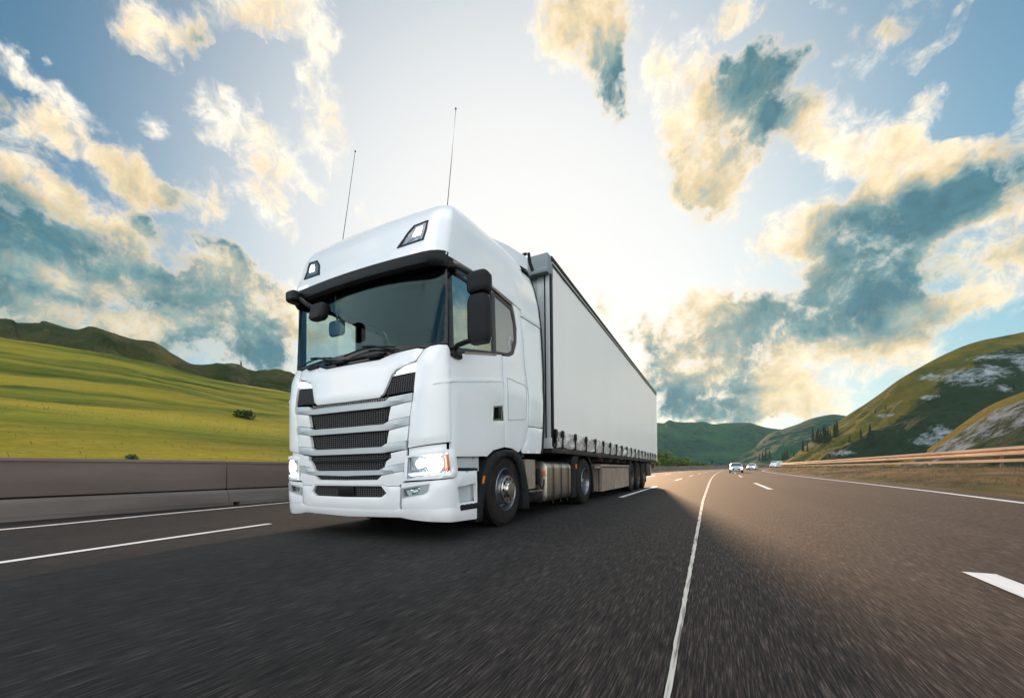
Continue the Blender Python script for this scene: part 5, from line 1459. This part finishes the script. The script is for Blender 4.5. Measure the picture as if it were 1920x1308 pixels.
def sector(blobs):
    """cloud cover of one part of the sky as a background shader"""
    n1 = noi(D, 6.0, 5, .6)
    wob = vmath('MULTIPLY_ADD', vmath('SUBTRACT', n1.outputs['Color'], (.5, .5, .5)), (.16, .16, .16), D)
    acc = None
    for az, el, ra, rb, roll, bright, dark in blobs:
        n_ = direction(az, el)
        rt = n_.cross(Vector((0, 0, 1))).normalized(); up = rt.cross(n_)
        a_ = rt*math.cos(R(roll))+up*math.sin(R(roll)); b_ = n_.cross(a_)
        mt = Matrix((n_, a_, b_)).transposed()
        mp = N.new('ShaderNodeMapping'); mp.vector_type = 'TEXTURE'
        mp.inputs['Location'].default_value = n_; mp.inputs['Rotation'].default_value = mt.to_euler()
        k = KBLOB
        mp.inputs['Scale'].default_value = (max(ra, rb)*k, ra*k, rb*k)
        L.new(wob if acc is None else vmath('MULTIPLY_ADD', acc, (1e-6, 1e-6, 1e-6), wob), mp.inputs[0])   # chained, so the shader needs little stack
        gr_ = N.new('ShaderNodeTexGradient'); gr_.gradient_type = 'SPHERICAL'; L.new(mp.outputs[0], gr_.inputs[0])
        acc = vmath('MULTIPLY_ADD', gr_.outputs['Fac'], (bright, bright*dark, 0), acc if acc is not None else (0., 0., 0.))
    q = N.new('ShaderNodeSeparateXYZ'); L.new(acc, q.inputs[0])
    C_, K_ = q.outputs[0], q.outputs[1]
    f1 = noi(D, 9, 8, .63, dist=.3); f2 = noi(D, 30, 6, .68, dist=.5)
    fn = math_('ADD', math_('MULTIPLY', math_('SUBTRACT', f1.outputs['Fac'], .5), 1.9), math_('MULTIPLY', math_('SUBTRACT', f2.outputs['Fac'], .5), 1.3))
    din = math_('ADD', math_('ADD', math_('MINIMUM', C_, .85), genc), fn)
    # no blob, no cloud
    din = math_('SUBTRACT', din, mrange(math_('ADD', C_, genc), .0, .14, .5, 0.))
    dens = mrange(din, .06, .92)
    ratio = math_('DIVIDE', K_, math_('MAXIMUM', C_, .05))
    shade = math_('ADD', ratio, math_('ADD', math_('MULTIPLY', math_('SUBTRACT', f1.outputs['Fac'], .5), 1.5), math_('MULTIPLY', math_('SUBTRACT', f2.outputs['Fac'], .5), .7)))
    shade = math_('MULTIPLY', shade, mrange(din, .30, .85, .35, 1.))
    ramp = N.new('ShaderNodeValToRGB'); L.new(shade, ramp.inputs[0])
    cr = ramp.color_ramp
    cr.elements[0].position = 0; cr.elements[0].color = (*RAMP[0][1], 1)
    cr.elements[1].position = 1; cr.elements[1].color = (*RAMP[-1][1], 1)
    for p_, c_ in RAMP[1:-1]:
        e = cr.elements.new(p_); e.color = (*c_, 1)
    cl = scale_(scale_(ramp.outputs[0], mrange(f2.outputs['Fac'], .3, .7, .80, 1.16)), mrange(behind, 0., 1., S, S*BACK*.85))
    fin = mix(math_('MULTIPLY', dens, .96), clear, cl)
    b_ = N.new('ShaderNodeBackground'); b_.inputs['Strength'].default_value = BG; L.new(fin, b_.inputs['Color'])
    return b_.outputs[0]
def plain():
    dens = mrange(genc, .12, .5)
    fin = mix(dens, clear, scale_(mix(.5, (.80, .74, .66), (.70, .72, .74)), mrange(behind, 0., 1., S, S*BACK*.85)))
    b_ = N.new('ShaderNodeBackground'); b_.inputs['Strength'].default_value = BG; L.new(fin, b_.inputs['Color'])
    return b_.outputs[0]
def mixs(f, a, b):
    n = N.new('ShaderNodeMixShader'); L.new(f, n.inputs[0]); L.new(a, n.inputs[1]); L.new(b, n.inputs[2]); return n.outputs[0]
def step(v, e): return math_('GREATER_THAN', v, e)
azr = lambda a: (math.cos(R(a)), -math.sin(R(a)), 0)        # positive to the right of azimuth a
front = mixs(step(dot(D, azr(-34)), 0), sector([c for c in CLOUDS if c[0] < -34]), sector([c for c in CLOUDS if c[0] >= -34]))
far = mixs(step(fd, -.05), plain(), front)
L.new(far, out.inputs[0])
# thin air: far hills pale towards blue-green
hz = bpy.data.materials.new('haze_air'); t2, N2, L2 = nt(hz)
o2 = N2.new('ShaderNodeOutputMaterial'); v2 = N2.new('ShaderNodeVolumePrincipled'); L2.new(v2.outputs[0], o2.inputs['Volume'])
v2.inputs['Color'].default_value = (.62, .92, .95, 1); v2.inputs['Density'].default_value = .00008; v2.inputs['Anisotropy'].default_value = .2
bm = bmesh.new(); boxr(bm, -3600, 3600, -3600, 3600, -6, 160)
tag(obj('haze', bm, hz), kind='stuff')
w.cycles.sampling_method = 'MANUAL'; w.cycles.sample_map_resolution = 512

sun = bpy.data.lights.new('sun', 'SUN'); sun.energy = 3.2; sun.angle = R(2.6); sun.color = (1, .64, .38)
so = link(bpy.data.objects.new('sun', sun)); so.rotation_euler = (-direction(SUN_AZ, SUN_EL)).to_track_quat('-Z', 'Y').to_euler()
so.location = (-20, 60, 40)

cam = bpy.data.cameras.new('camera'); co = link(bpy.data.objects.new('camera', cam)); sc.camera = co
cam.sensor_width = 36; cam.lens = 754.2/1920*36; cam.shift_y = (881.7-654)/1920; cam.clip_end = 9000; cam.clip_start = .05
co.location = (0, 0, .75)
yaw = .466; roll = .01078
co.rotation_euler = (Matrix.Rotation(yaw, 3, 'Z') @ Matrix.Rotation(PI/2, 3, 'X') @ Matrix.Rotation(-roll, 3, 'Z')).to_euler()
sc.view_settings.view_transform = 'Standard'; sc.view_settings.look = 'None'; sc.view_settings.gamma = 1; sc.view_settings.exposure = .5
sc.cycles.max_bounces = 8; sc.cycles.transparent_max_bounces = 12
try:
    sc.cycles.use_denoising = True
except Exception: pass
